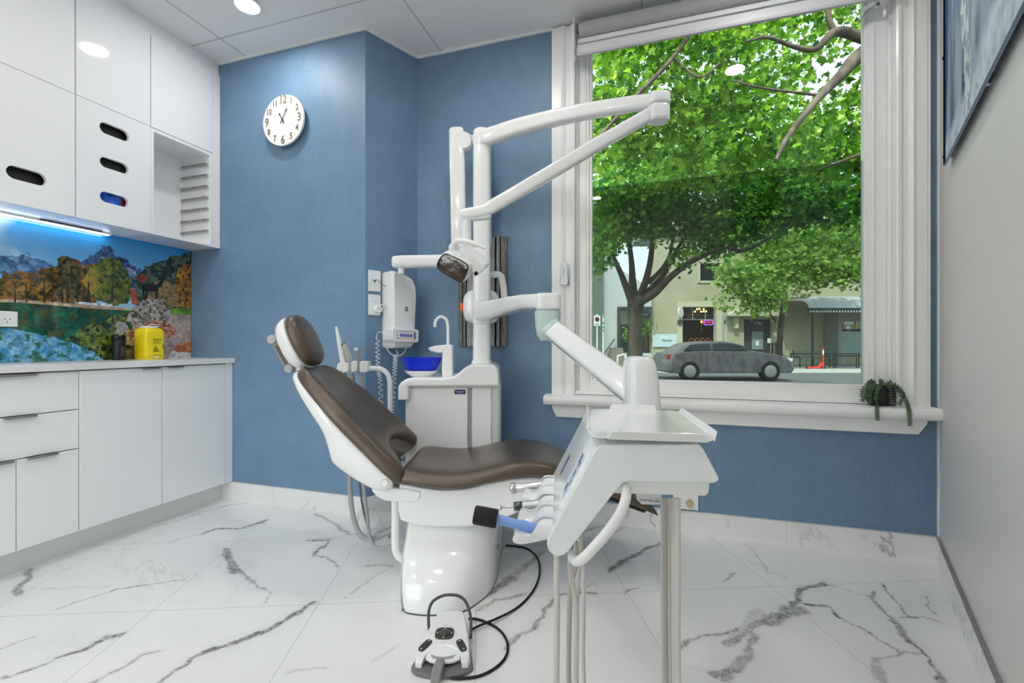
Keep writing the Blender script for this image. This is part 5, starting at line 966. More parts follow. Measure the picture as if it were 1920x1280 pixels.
SPS = [((-.01, -.03, .092), (-.03, -.06, .085), (-.045, -.075, .04), (-.044, -.082, -.005), (-.042, -.083, -.06)), ((.01, -.03, .094), (.015, -.06, .088), (.014, -.068, .05), (.018, -.068, .01)), ((.03, -.02, .092), (.055, -.04, .085), (.075, -.06, .03), (.078, -.08, -.02), (.078, -.084, -.078)), ((-.03, 0, .092), (-.05, -.01, .10), (-.075, -.02, .07), (-.082, -.03, .035)), ((-.02, -.02, .092), (-.05, -.03, .09), (-.07, -.045, .05), (-.09, -.05, .022)), ((.02, .0, .09), (.05, -.01, .10), (.075, -.02, .07), (.085, -.02, .03)), ((.0, -.01, .088), (.0, -.02, .112), (-.012, -.02, .118)), ((.02, -.01, .09), (.028, -.015, .11), (.04, -.02, .112)), ((-.02, .01, .09), (-.03, .0, .112), (-.05, -.01, .105)), ((-.025, -.025, .09), (-.05, -.045, .08), (-.062, -.055, .035), (-.058, -.056, .012)), ((.03, -.03, .09), (.055, -.05, .07), (.062, -.055, .03), (.05, -.055, .012)), ((.0, -.03, .09), (-.005, -.045, .10), (-.02, -.05, .098))]
for i, s_ in enumerate(SPS): strand(0, s_, i)
# ================================================================== STREET OUTSIDE
GZ, PZ = -.17, -.05
def gnd(v0, v1, u0, u1, z0, z1): return MB().prism([cam(u0, v0, z0), cam(u1, v0, z0), cam(u1, v1, z0), cam(u0, v1, z0)], UP * (z1 - z0))
struct(gnd(4.2, 70, -60, 80, GZ - .1, GZ).build('road', mat('asphalt', '#6f7377', .85, noise=(6, '#62666a')), smooth=0))
struct(gnd(18.5, 60, -50, 70, GZ, PZ).build('pavement', mat('pavement_grey', '#a7a9a8', .85, noise=(4, '#969897')), smooth=0))
struct(gnd(18.28, 18.5, -50, 70, GZ, PZ + .005).build('kerb', mat('kerb_pale', '#c9cbc8', .8), smooth=0))
struct(gnd(3.3, 6.2, -30, 40, GZ - .02, GZ + .06).build('verge', mat('verge_grass', '#4d5f38', .9, noise=(30, '#39482c')), smooth=0))
FD_ = 23.0
CREAM = mat('cream_render', '#a9a58f', .8, noise=(1.5, '#9f9b84')); PALE = mat('pale_grey_render', '#b1b7ba', .8); DGRN = mat('dark_green_paint', '#59695f', .7); WDARK = mat('dark_glass', '#20262a', .08, spec=.6); FRM = mat('painted_frame', '#b9b6a2', .6)
def slab(pts, d, th, name, m, par=None, **k): return MB().prism([at(px, py, d) for px, py in pts], FV * th).build(name, m, par, smooth=k.pop('smooth', 0), **k)
def rect(x0, y0, x1, y1): return [(x0, y0), (x1, y0), (x1, y1), (x0, y1)]
bA = thing('building', 'cream rendered building with pedimented door 179a across the street', 'building', at(1360, 692, FD_))
OP = [(1280, 575, 1344, 660), (1395, 598, 1449, 690), (1313, 493, 1344, 527)]
b = MB()
for x0, y0, x1, y1 in ((1222, 430, 1280, 692), (1280, 527, 1344, 575), (1280, 430, 1313, 527), (1344, 430, 1395, 692), (1313, 430, 1344, 493), (1280, 660, 1344, 692), (1395, 430, 1449, 598), (1449, 430, 1576, 692), (1576, 430, 1760, 588), (1576, 668, 1760, 692)): b.prism([at(px, py, FD_) for px, py in rect(x0, y0, x1, y1)], FV * .4)
b.build('wall', CREAM, bA, smooth=0); slab(rect(1222, 420, 1900, 430), FD_ - .3, 4, 'roof_slab', mat('roof_grey', '#8e9194', .7), bA)
b = MB(); D9 = FD_ - .06
for r in ((1270, 565, 1347, 575), (1270, 575, 1280, 660), (1344, 575, 1354, 660)): b.prism([at(px, py, D9) for px, py in rect(*r)], FV * .3)
b.build('window_surround', FRM, bA, smooth=0)
slab(rect(1276, 570, 1348, 664), FD_ + 1.2, .1, 'shop_backing', mat('dim_interior', '#3a312b', .8), bA); slab(rect(1311, 490, 1346, 530), FD_ + .2, .05, 'upper_pane', WDARK, bA)
b = MB()
for r in ((1310, 490, 1313, 530), (1344, 490, 1347, 530), (1308, 526, 1349, 530)): b.prism([at(px, py, D9) for px, py in rect(*r)], FV * .2)
b.build('upper_frame', FRM, bA, smooth=0)
b = MB()
for r in ((1280, 598.3, 1344, 599.5), (1298.5, 575, 1299.5, 599), (1322, 575, 1323, 599)): b.prism([at(px, py, FD_ + .1) for px, py in rect(*r)], FV * .06)
for k in range(4): b.prism([at(px, py, FD_ + .12) for px, py in rect(1280, 580 + 5 * k, 1344, 580.4 + 5 * k)], FV * .02)
b.build('window_bars', mat('bar_grey', '#8d8f8c', .6), bA, smooth=0)
dA = slab(rect(1395, 598, 1449, 692), FD_ + .25, .1, 'entrance', mat('dark_slate_paint', '#3d4045', .5), bA); slab(rect(1410, 621, 1431, 655), FD_ + .2, .05, 'door_pane', mat('grey_pane', '#7c8a8c', .1), dA)
for r in ((1417, 639, 1423, 648), (1439, 634, 1445, 643)): slab(rect(*r), FD_ + .18, .02, 'notice', mat('paper_white', '#d8dcdc', .6), dA)
text('179a', .22, at(1421, 606, FD_ + .23), RV, UP, mat('pale_lettering', '#d9dadb', .5), dA, 'street_number', .005)
pd = MB(); pd.prism([at(px, py, FD_ - .5) for px, py in ((1367, 588), (1421, 567), (1478, 588), (1478, 592.5), (1367, 592.5))], FV * .55); pd.build('pediment', FRM, bA, bevel=.02)
for x in (1380, 1461): slab([(x - 1, 594), (x + 6, 594), (x + 5, 613), (x + 7, 615), (x - 2, 615), (x, 613)], FD_ - .25, .3, 'corbel', FRM, bA)
# the bay and awning on the right
aw = thing('street_awning', 'corrugated bullnose awning on posts across the street, right side', 'awning', at(1560, 690, 21))
prof = [(22.9, 3.30), (22.2, 3.27), (21.6, 3.16), (21.1, 2.98), (20.8, 2.78), (20.7, 2.60)]; U0, U1 = (1517 - 960) / FPX * 20.7, (1900 - 960) / FPX * 20.7
us = np.arange(U0, U1, .034); b = MB(); P = sm([V((0, *p)) for p in prof], 3)
rows = [[cam(float(u), p.y + .022 * (i % 4 in (1, 2)), p.z + .03 * (i % 4 in (1, 2))) for i, u in enumerate(us)] for p in P]
cv = [[b.bm.verts.new(q) for q in r] for r in rows]
for i in range(len(cv) - 1):
    for k in range(len(us) - 1): b._f([cv[i][k], cv[i + 1][k], cv[i + 1][k + 1], cv[i][k + 1]], False)
b.build('corrugated_sheet', mat('pale_steel_sheet', '#b9c2c4', .45, metal=.3), aw, smooth=0)
MB().prism([cam(U0, 20.68, 2.62), cam(U1, 20.68, 2.62), cam(U1, 20.68, 2.42), cam(U0, 20.68, 2.42)], FV * .05).build('fascia', mat('fascia_dark', '#3f4a4c', .6), aw, smooth=0)
b = MB()
for i in range(60): u = U0 + .06 + .13 * i; b.ball(cam(u, 20.66, 2.46), .045, 5, (1, .4, 1.2), (RV, FV, UP))
b.build('scallop_trim', mat('scallop_white', '#e5e8e8', .6), aw)
for px in (1523.5,): MB().cyl(cam(du(px, 20.8), 20.8, PZ), cam(du(px, 20.8), 20.8, 2.5), .05, 12).build('post', mat('post_dark_green', '#31403f', .5), aw)
MB().prism([at(px, py, 21.5) for px, py in ((1480, 549), (1517, 551), (1517, 556), (1482, 558))], FV * 1.2).build('side_hood', FRM, aw, smooth=0)
by = MB(); by.cbox(du(1569, 22), du(1575.5, 22), 21.9, 22.9, PZ, 3.0); by.build('pier', mat('pier_grey', '#7f8684', .7), bA, smooth=0)
slab(rect(1576, 588, 1760, 668), FD_ + .3, .05, 'shop_pane', mat('shop_glass', '#8fa7a8', .08), bA); slab(rect(1576, 570, 1760, 600), FD_ - .08, .05, 'shop_lintel', mat('lintel_brown', '#9b9084', .7), bA)
b = MB(); ms = [mat('sign_red', '#c8262c', .5), mat('sign_yellow', '#e5a818', .5), mat('sign_white', '#e9eef0', .5), mat('sign_black', '#2b2e2e', .5)]
for r, k in (((1575, 608, 1581, 616), 0), ((1604, 604, 1609, 615), 1), ((1582, 603, 1600, 608), 2), ((1576, 617, 1616, 621), 3), ((1586, 610, 1594, 622), 2)): b.mi = k; b.prism([at(px, py, FD_ + .26) for px, py in rect(*r)], FV * .02)
b.build('shop_display', ms, bA, smooth=0)
# left neighbour
bB = thing('building', 'pale grey building with a dark shop front behind the street tree', 'building', at(1170, 690, 22.6)); 
b = MB()
for r in ([(1128, 492), (1150, 497), (1158, 502), (1158, 692), (1128, 692)], [(1158, 502), (1205, 530), (1222, 530), (1222, 577), (1158, 577)], rect(1158, 662, 1222, 692)): b.prism([at(px, py, 22.6) for px, py in r], FV * .3)
b.build('wall', PALE, bB, smooth=0); slab(rect(1158, 577, 1222, 662), 23.8, .1, 'shop_interior', mat('shop_interior_grey', '#5a605c', .7), bB)
b = MB()
for r in ((1158, 575, 1222, 580), (1158, 580, 1163, 662)): b.prism([at(px, py, 22.5) for px, py in rect(*r)], FV * .15)
b.build('shop_frame', mat('frame_dark', '#35383a', .6), bB, smooth=0); slab(rect(1163, 582, 1180, 608), 23.5, .05, 'pale_panel', mat('panel_beige', '#b9b7a9', .7), bB)
slab(rect(1040, 440, 1129, 692), 22.2, .4, 'side_wall', DGRN, bB)
st_ = thing('steps', 'grey stone steps with a white bent handrail, left of the street tree', 'steps', at(1160, 690, 21.5))
for k in range(5): MB().cbox(du(1142 + 3 * k, 21), du(1176, 21), 20.6 + .3 * k, 22.4, PZ + .17 * k, PZ + .17 * (k + 1)).build('step', mat('stone_step', '#7d7a72', .85), st_, smooth=0)
MB().sweep(sm([at(*p) for p in ((1158, 700, 20), (1158, 670, 20), (1161, 666.5, 20), (1172, 666, 20), (1172, 690, 20))], 4), .035, n=8).build('handrail', mat('rail_white', '#dfe2e0', .5), st_); MB().sweep([at(1134, 661, 20.6), at(1152, 636, 22.4)], .03, n=8).build('dark_rail', DARK, st_)
# signs, neon, lamps
bn = thing('shop_banner', 'pale blue banner reading UJZU Garden on the cream wall', 'banner', at(1247, 649, FD_ - .1)); slab(rect(1224, 626, 1270, 650), FD_ - .08, .03, 'cloth', mat('banner_blue', '#b9cbd6', .6), bn)
text('UJZU', .15, at(1244, 632, FD_ - .09), RV, UP, mat('banner_white', '#fbfbfb', .5), bn, 'lettering', .004); text('Garden', .17, at(1251, 638, FD_ - .09), RV, UP, mat('banner_grey', '#5d6b77', .5), bn, 'lettering', .004)
ne = thing('neon_sign', 'red neon OPEN sign with a violet border in the shop window', 'neon sign', at(1328.5, 609, FD_ + .3)); slab(rect(1320.5, 600.5, 1336.5, 608.5), FD_ + .26, .03, 'backing', BLACK, ne)
MB().sweep([at(px, py, FD_ + .22) for px, py in ((1322, 600.2), (1335, 600.2), (1337, 601.5), (1337, 607.5), (1335, 608.8), (1322, 608.8), (1320, 607.5), (1320, 601.5))], .022, n=8, loop=True).build('border_tube', emis('neon_violet', (.35, .2, 1), 3.2), ne); text('OPEN', .17, at(1328.5, 604.5, FD_ + .22), RV, UP, emis('neon_red', (1, .06, .1), 3.0), ne, 'lettering', .006)
cd = thing('chandelier', 'warm lit chandelier behind the shop window', 'chandelier', at(1311, 588, FD_ + .7)); BULB = emis('warm_bulb', (1, .62, .22), 9)
for i, (px, py) in enumerate(((1303, 584), (1307, 579.5), (1311.5, 579), (1314.5, 584), (1319, 579.5), (1319.5, 583.5), (1324, 583.5))): MB().ball(at(px, py, FD_ + .7), .05, 6).build('bulb', BULB, cd)
b = MB()
for px, py in ((1303, 584), (1307, 580), (1314.5, 584), (1319, 580), (1324, 584)): b.sweep(sm([at(312 + 1000, 592, FD_ + .75), at((px + 1312) / 2, 590, FD_ + .75), at(px, py + 2, FD_ + .72)], 4), .015, n=5)
b.build('frame', mat('wrought_iron', '#2a2522', .5, metal=.6), cd)
tl = thing('table_lamp', 'small orange glowing lamp inside the shop window', 'lamp', at(1316, 608, FD_ + .6)); MB().ball(at(1315.5, 603, FD_ + .6), .06, 6, (1, 1, 1.4)).build('shade', emis('orange_glow', (1, .42, .12), 4), tl); MB().cyl(at(1315.5, 622, FD_ + .6), at(1315.5, 605, FD_ + .6), .01, 6).build('stem', GREYP, tl)
b = MB()
for k in range(4): c = at(1297 + 10.5 * k, 639, FD_ - .09); b.sweep([c + RV * (.12 * math.cos(q)) + UP * (.12 * math.sin(q) * (1.1 + .3 * math.cos(3 * q))) for q in np.linspace(0, 2 * math.pi, 17)[:-1]], .014, n=5, loop=True); b.sweep(sm([c + RV * .1 - UP * .28, c, c - RV * .12 - UP * .26], 4), .014, n=5)
tag(b.build('window_ornament', mat('dull_red_paint', '#a8503f', .6)), 'row of dull red curled ironwork low on the shop window', 'ornament')
sg = thing('round_sign', 'pale oval sign projecting left of the shop window', 'sign', at(1276, 600, FD_ - .1)); MB().lathe([(.001, 0), (.24, 0), (.24, .05), (.001, .05)], at(1275.5, 585.5, FD_ - .2), -FV + RV * .9, 24, sx=1, sy=1.05, X=UP).build('disc', mat('sign_pale', '#e3e8e6', .5), sg)
sg = thing('round_sign', 'small dark round sign under the pale oval one', 'sign', at(1275, 610, FD_ - .1)); MB().lathe([(.001, 0), (.14, 0), (.14, .03), (.001, .03)], at(1275, 604, FD_ - .1), -FV, 20).build('disc', mat('sign_dark_grey', '#4a4e4a', .6), sg)
sg = thing('round_sign', 'black round hanging sign right of the tree trunk', 'sign', at(1211, 598, 22.3)); MB().lathe([(.001, 0), (.21, 0), (.21, .05), (.001, .05)], at(1211, 589.5, 22.3), -FV, 24).build('disc', mat('sign_ink', '#23282b', .5), sg)
for k, px in enumerate((1206.5, 1209.5, 1212, 1214.5)): MB().box(at(px, 589.5, 22.24), (.025, .01, .045), (RV, FV, UP)).build('letter_mark', mat('mark_grey', '#aab0b0', .5), sg, smooth=0)
def sign(lab, x0, y0, x1, y1, xp, yb, d, disc, cat='street sign'):
    t = thing('street_sign', lab, cat, at(xp, yb, d)); slab(rect(x0, y0, x1, y1), d - .06, .02, 'plate', mat('sign_plate', '#d9dedd', .5), t); q = at(xp, y1, d); MB().cyl(V((q.x, q.y, PZ)), q + UP * .5, .03, 8).build('pole', mat('pole_white', '#d7dbda', .5), t); return t
t = sign('white no-parking sign with red ring on a pole, far left of the window', 1113.5, 591.5, 1125.5, 610.5, 1119.5, 660, 19.5, 1); MB().lathe([(.001, 0), (.095, 0), (.095, .006), (.001, .006)], at(1119.5, 598, 19.42), -FV, 24).build('red_ring', mat('sign_ring_red', '#a32134', .5), t); MB().lathe([(.001, 0), (.065, 0), (.065, .006), (.001, .006)], at(1119.5, 598, 19.41), -FV, 24).build('blue_disc', mat('sign_blue_disc', '#2c2a55', .5), t)
MB().sweep([at(1118, 596, 19.39), at(1121.5, 600, 19.39)], .012, n=5).build('red_bar', MATS['sign_ring_red'], t); MB().box(at(1119.5, 607.5, 19.43), (.17, .005, .02), (RV, FV, UP)).build('text_bar', DARK, t, smooth=0)
t = sign('narrow parking sign on a white pole beside the shop window', 1356.8, 591, 1362.2, 608, 1362, 655, 19.6, 0); MB().box(at(1359.5, 603.5, 19.52), (.09, .005, .16), (RV, FV, UP)).build('grey_panel', mat('sign_grey_panel', '#6a7688', .5), t, smooth=0)
t = thing('marker_post', 'slim white post with green bands by the green wall', 'post', at(1131, 665, 19.6)); q = at(1131, 590, 19.6); MB().cyl(V((q.x, q.y, PZ)), q, .035, 8).build('pole', mat('pole_white', '#d7dbda'), t)
for y0 in (591, 604, 612, 618): MB().cyl(at(1131, y0 + 3, 19.6), at(1131, y0, 19.6), .042, 8).build('band', mat('band_green', '#4f8d78', .5), t)
# railing, bench, scooter
IRON = mat('dark_iron', '#2a3033', .5, metal=.4)
def fence(x0, x1, lab, slatted):
    t = thing('street_railing', lab, 'railing', at((x0 + x1) / 2, 691, 19.4), 'street railings'); d = 19.4; zt_ = 1 - (662 - HY) / FPX * d
    for px in (x0, x1): MB().cyl(cam(du(px, d), d, PZ), cam(du(px, d), d, zt_), .022, 8).build('post', IRON, t)
    MB().cyl(cam(du(x0, d), d, zt_ - .02), cam(du(x1, d), d, zt_ - .02), .018, 8).build('top_bar', IRON, t); MB().cyl(cam(du(x0, d), d, PZ + .12), cam(du(x1, d), d, PZ + .12), .012, 8).build('lower_bar', IRON, t)
    b = MB(); n = 7
    for k in range(n):
        a = du(x0, d) + (du(x1, d) - du(x0, d)) * (k + .2) / n; b.sweep(sm([cam(a, d, PZ + .12), cam(a + .10, d, PZ + .35), cam(a + .30, d, zt_ - .10)], 3), .007, n=5)
    b.build('curved_rods', IRON, t)
    if slatted: MB().cbox(du(x0 + 3, d), du(x1 - 2, d), d - .02, d + .02, zt_ - .16, zt_ - .06).build('name_board', mat('board_brown', '#4b4745', .6), t, smooth=0)
fence(1483.5, 1563, 'dark iron street railing in front of the bench and scooter', False); fence(1567, 1606, 'dark iron street railing with a brown board, right of the scooter', True); fence(1610, 1660, 'dark iron street railing at the right edge of the window', True)
bn = thing('street_bench', 'dark metal bench behind the railing under the awning', 'bench', at(1524, 688, 20.3)); d = 20.3
for py in (659, 664, 669): MB().cbox(du(1494, d), du(1552, d), d + .3, d + .34, 1 - (py + 2 - HY) / FPX * d, 1 - (py - HY) / FPX * d).build('back_slat', mat('bench_grey', '#6d7274', .6), bn, smooth=0)
for dd in (0, .12, .24): MB().cbox(du(1497, d), du(1550, d), d - .1 + dd, d + dd - .01, .38, .41).build('seat_slat', MATS['bench_grey'], bn, smooth=0)
for px in (1496, 1551): MB().sweep(sm([cam(du(px, d), d - .15, PZ), cam(du(px, d), d - .1, .4), cam(du(px, d), d + .25, .42), cam(du(px, d), d + .34, .72)], 4), .025, n=6).build('leg_frame', IRON, bn)
sc_ = thing('kick_scooter', 'orange-red kick scooter parked by the railing across the street', 'scooter', at(1530, 693, 19.1)); d = 19.1; RED = mat('scooter_orange', '#e0452c', .4)
def sp_(px, py): return at(px, py, d)
for px, nm in ((1515.5, 'rear_wheel'), (1542.5, 'front_wheel')): c = sp_(px, 690.5); MB().sweep([c + RV * (.075 * math.cos(q)) + UP * (.075 * math.sin(q)) for q in np.linspace(0, 2 * math.pi, 21)[:-1]], .028, n=8, loop=True).build(nm, BLACK, sc_)
MB().sweep([sp_(1514, 688), sp_(1522, 689.5), sp_(1534, 689), sp_(1539, 684.5), sp_(1541, 680)], .05, .035, e=4, up=FV, n=10).build('deck', RED, sc_); MB().sweep([sp_(1542.5, 689), sp_(1543.5, 680), sp_(1542.3, 650)], .035, .03, n=10).build('stem', RED, sc_)
MB().sweep(sm([sp_(1534.5, 648), sp_(1539, 648.5), sp_(1542.5, 650), sp_(1547, 649.5), sp_(1550, 650)], 3), .018, n=8).build('handlebar', mat('bar_dark', '#4a5156', .4), sc_); MB().box(sp_(1542.5, 660) - FV * .03, (.05, .02, .2), (RV, FV, UP)).build('stem_sticker', mat('sticker_white', '#f0f0f0', .5), sc_, smooth=0)
# car
CDp = 15.0; cr = thing('car', 'dark grey hatchback on the road outside the window', 'car', cam((du(1213, CDp) + du(1466, CDp)) / 2, CDp, GZ)); c0_, c1_ = du(1236, CDp), du(1462, CDp); CL = c1_ - c0_
BODY = [(0, .30), (.0, .55), (.012, .75), (.03, .86), (.10, .92), (.24, .95), (.70, .93), (.86, .84), (.96, .70), (.995, .55), (1.0, .35), (.98, .25), (.02, .25)]
CABIN = [(.055, .86), (.12, 1.06), (.19, 1.19), (.30, 1.25), (.48, 1.25), (.60, 1.16), (.74, .90)]
CARM = mat('car_dark_grey', '#5d5a62', .3, coat=.4)
R = [[cam(c0_ + CL * (.5 + (x - .5) * k), CDp + v, GZ + .6 + (z - .6) * (.5 + .5 * k)) for x, z in BODY] for v, k in ((-.86, .94), (-.80, .985), (-.6, 1), (.6, 1), (.80, .985), (.86, .94))]
MB().loft(R).build('body', CARM, cr, bevel=.02); R = [[cam(c0_ + CL * (.38 + (x - .38) * k), CDp + v, GZ + .85 + (z - .85) * kz) for x, z in CABIN] for v, k, kz in ((-.80, 1.0, .12), (-.76, .99, .4), (-.62, .95, .97), (-.5, .95, 1), (.5, .95, 1), (.62, .95, .97), (.76, .99, .4), (.80, 1.0, .12))]
MB().loft(R).build('cabin', CARM, cr)
WN = MB()
for q in ([(.12, .95), (.18, 1.13), (.34, 1.18), (.34, .96)], [(.36, .96), (.36, 1.18), (.50, 1.18), (.585, 1.10), (.665, .96)]): WN.prism([cam(c0_ + CL * x, CDp - .845 + (z - .97) * .46, GZ + z) for x, z in q], FV * .05)
WN.build('side_windows', WDARK, cr, smooth=0)
for x in (.17, .80):
    c = cam(c0_ + CL * x, CDp - .875, GZ + .315); w = MB().lathe([(.12, 0), (.29, 0), (.315, .03), (.315, .18), (.29, .21), (.12, .21)], c, FV, 28, ring=True).build('wheel', BLACK, cr); MB().lathe([(.001, -.005), (.06, -.01), (.19, .0), (.2, .03), (.001, .03)], c, FV, 20).build('wheel_rim', mat('alloy', '#a9abad', .3, metal=.8), w)
MB().cbox(c0_ + .02, c0_ + .12, CDp - .80, CDp - .55, GZ + .70, GZ + .82).build('tail_lamp', mat('tail_red', '#9c1c20', .3), cr); MB().cbox(c1_ - .30, c1_ - .08, CDp - .82, CDp - .55, GZ + .62, GZ + .72).build('headlamp', mat('lamp_clear', '#d9dee2', .15), cr)
# ---------------------------------------------------------------- trees
def leafmat(name, cols):
    m = bpy.data.materials.new(name); m.use_nodes = True; nt = m.node_tree; N, L = nt.nodes, nt.links; b = N['Principled BSDF']; a = N.new('ShaderNodeAttribute'); a.attribute_name = 'tone'
    cr_ = N.new('ShaderNodeValToRGB'); cr_.color_ramp.elements[0].color = lin(cols[0]); cr_.color_ramp.elements[1].color = lin(cols[2]); e_ = cr_.color_ramp.elements.new(.5); e_.color = lin(cols[1]); L.new(a.outputs['Fac'], cr_.inputs[0]); L.new(cr_.outputs[0], b.inputs['Base Color']); b.inputs['Roughness'].default_value = .45
    t = N.new('ShaderNodeBsdfTranslucent'); hs = N.new('ShaderNodeHueSaturation'); hs.inputs['Value'].default_value = 1.5; hs.inputs['Saturation'].default_value = 1.05; L.new(cr_.outputs[0], hs.inputs['Color']); L.new(hs.outputs[0], t.inputs[0]); mx = N.new('ShaderNodeMixShader'); mx.inputs[0].default_value = .5
    L.new(b.outputs[0], mx.inputs[1]); L.new(t.outputs[0], mx.inputs[2]); L.new(mx.outputs[0], N['Material Output'].inputs[0]); return m
LEAF = leafmat('maple_leaves', ('#35611a', '#6b9c2e', '#b4d452')); LEAF2 = leafmat('far_leaves', ('#4a7030', '#7da24a', '#a9c56b')); LEAF3 = leafmat('deep_green_leaves', ('#2b5520', '#4f8a2e', '#92c24a'))  # the forked tree on the left gets the deeper green
BARK = mat('tree_bark', '#5d554b', .9, noise=(9, '#38322b', (1, 1, .3)), bump=(40, .8))
LV = np.array([(0, 0), (.16, .10), (.46, .02), (.36, .28), (.52, .52), (.24, .56), (0, 1.0), (-.24, .56), (-.52, .52), (-.36, .28), (-.46, .02), (-.16, .10)]); LV[:, 1] -= .4
def leaves(par, clusters, size, m, seed, spray=7):
    r = np.random.default_rng(seed); C_, S_ = [], []
    for c, rr, n in clusters:
        rr = np.array(rr if isinstance(rr, (tuple, list)) else (rr, rr, rr)); k = max(1, n // spray); d = r.normal(size=(k, 3)); d /= np.linalg.norm(d, axis=1)[:, None]; q = d * (r.random(k) ** .45)[:, None] * rr
        q = np.repeat(q, spray, 0) + r.normal(size=(k * spray, 3)) * size * 1.1
        loc = np.array(c)[None] + q[:, :1] * np.array(RV) + q[:, 1:2] * np.array(FV) + q[:, 2:] * np.array(UP); C_.append(loc)
    C_ = np.concatenate(C_); n = len(C_); nr = np.array([0, 0, .55])[None] + r.normal(size=(n, 3)) * .62; nr /= np.linalg.norm(nr, axis=1)[:, None]
    a = r.normal(size=(n, 3)); a[:, 2] -= .5; X = np.cross(a, nr); X /= np.linalg.norm(X, axis=1)[:, None] + 1e-9; Yv = np.cross(nr, X); s = size * (.65 + .7 * r.random(n))
    fold = np.abs(LV[:, 0]) * .35; P = C_[:, None] + s[:, None, None] * (LV[None, :, 0, None] * X[:, None] + LV[None, :, 1, None] * Yv[:, None] + fold[None, :, None] * nr[:, None]); k = len(LV)
    me = bpy.data.meshes.new('foliage'); me.vertices.add(n * k); me.vertices.foreach_set('co', P.reshape(-1).astype(np.float32)); me.loops.add(n * k); me.loops.foreach_set('vertex_index', np.arange(n * k, dtype=np.int32)); me.polygons.add(n); me.polygons.foreach_set('loop_start', np.arange(0, n * k, k, dtype=np.int32)); me.update(calc_edges=True)
    t = me.attributes.new('tone', 'FLOAT', 'POINT'); t.data.foreach_set('value', np.repeat(np.clip(r.normal(.5, .25, n), 0, 1), k).astype(np.float32)); return link('foliage', me, m, par, smooth=0, kind='stuff')
def limb(par, pts, name='branch'):                                # pts: (px, py, d, width in px)
    P = [at(*p[:3]) for p in pts]; rr = [p[3] / 2 * p[2] / FPX for p in pts]; S = sm(P, 5); MB().sweep(S, [float(x) for x in np.interp(np.linspace(0, len(pts) - 1, len(S)), range(len(pts)), rr)], n=10).build(name, BARK, par)
t1 = thing('street_tree', 'big spreading street tree with a forked trunk, nearest the window on the left', 'tree', cam(du(1191, 10.6), 10.6, GZ), 'street trees'); D1 = 10.6
limb(t1, [(1191, 745, D1, 36), (1191, 690, D1, 31), (1190, 640, D1, 27), (1190, 595, D1, 27), (1192, 570, D1, 32), (1194, 556, D1, 30)], 'trunk')
for pts in ([(1186, 566, D1, 17), (1175, 540, D1 - .1, 13), (1163, 510, D1 - .3, 10), (1150, 482, D1 - .5, 8), (1136, 455, D1 - .7, 6), (1118, 430, D1 - .9, 4)], [(1188, 562, D1, 18), (1186, 530, D1 + .1, 14), (1184, 490, D1 + .2, 10), (1178, 445, D1 + .2, 8), (1170, 395, D1 + .2, 5), (1165, 340, D1, 3)], [(1198, 562, D1, 17), (1211, 525, D1, 13), (1220, 485, D1 - .2, 11), (1223, 440, D1 - .4, 8), (1221, 390, D1 - .6, 6), (1226, 330, D1 - .8, 4)], [(1202, 562, D1, 15), (1222, 540, D1 + .1, 12), (1245, 514, D1 + .2, 10), (1262, 480, D1 + .3, 8), (1283, 447, D1 + .3, 6), (1312, 405, D1 + .4, 4)], [(1200, 565, D1, 18), (1228, 548, D1 - .2, 16), (1256, 520, D1 - .4, 13), (1290, 494, D1 - .6, 11), (1322, 478, D1 - .8, 9), (1356, 463, D1 - 1, 8), (1392, 470, D1 - 1.1, 7), (1435, 450, D1 - 1.3, 6), (1478, 420, D1 - 1.4, 4), (1505, 396, D1 - 1.5, 3)], [(1216, 530, D1, 10), (1243, 502, D1, 8), (1258, 470, D1 - .1, 6), (1262, 430, D1 - .2, 4)]): limb(t1, pts)
cl1 = []
for px, py, d, r_, n in ((1130, 455, 10.2, (.6, .9, .45), 500), (1160, 420, 10.6, (.8, 1.2, .5), 900), (1210, 400, 10.4, (.9, 1.2, .5), 1000), (1265, 410, 10.6, (.9, 1.2, .55), 1000), (1330, 425, 10.2, (.9, 1.2, .5), 1000), (1390, 420, 10.0, (.9, 1.2, .45), 900), (1440, 405, 9.8, (.8, 1.2, .45), 800), (1500, 385, 9.6, (.9, 1.2, .45), 800), (1560, 375, 9.4, (.9, 1.2, .5), 800), (1610, 380, 9.2, (.6, 1, .5), 500), (1150, 365, 10, (.9, 1.5, .5), 900), (1240, 350, 10, (1.1, 1.5, .5), 1100), (1340, 355, 10, (1.2, 1.5, .5), 1100), (1440, 345, 9.8, (1.2, 1.5, .5), 1000), (1540, 330, 9.6, (1.2, 1.5, .5), 900), (1120, 480, 10, (.35, .5, .25), 160), (1280, 478, 10.2, (.3, .4, .25), 120), (1345, 465, 10, (.5, .6, .3), 200), (1180, 300, 10, (1.2, 1.6, .6), 900), (1300, 290, 10, (1.3, 1.6, .6), 900), (1430, 280, 10, (1.3, 1.6, .6), 900), (1560, 260, 10, (1.3, 1.6, .6), 700)): cl1.append((at(px, py, d), r_, n))
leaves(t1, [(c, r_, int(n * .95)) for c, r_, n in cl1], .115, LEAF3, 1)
t2 = thing('street_tree', 'slender pale street tree with drooping crown beside door 179a', 'tree', cam(du(1461, 18.9), 18.9, PZ), 'street trees'); D2 = 18.9
limb(t2, [(1460, 692, D2, 12), (1462, 640, D2, 10.5), (1465, 600, D2, 9.5), (1470, 560, D2, 8.5), (1473, 530, D2, 7), (1476, 490, D2, 5), (1480, 440, D2, 3)], 'trunk')
for pts in ([(1455, 605, D2, 3), (1446, 590, D2, 2.5), (1441, 575, D2, 2)], [(1472, 535, D2, 5), (1450, 515, D2 - .4, 4), (1425, 505, D2 - .8, 2.5)], [(1473, 530, D2, 5), (1500, 505, D2 - .3, 4), (1540, 495, D2 - .6, 3), (1580, 490, D2 - 1, 2)]): limb(t2, pts)
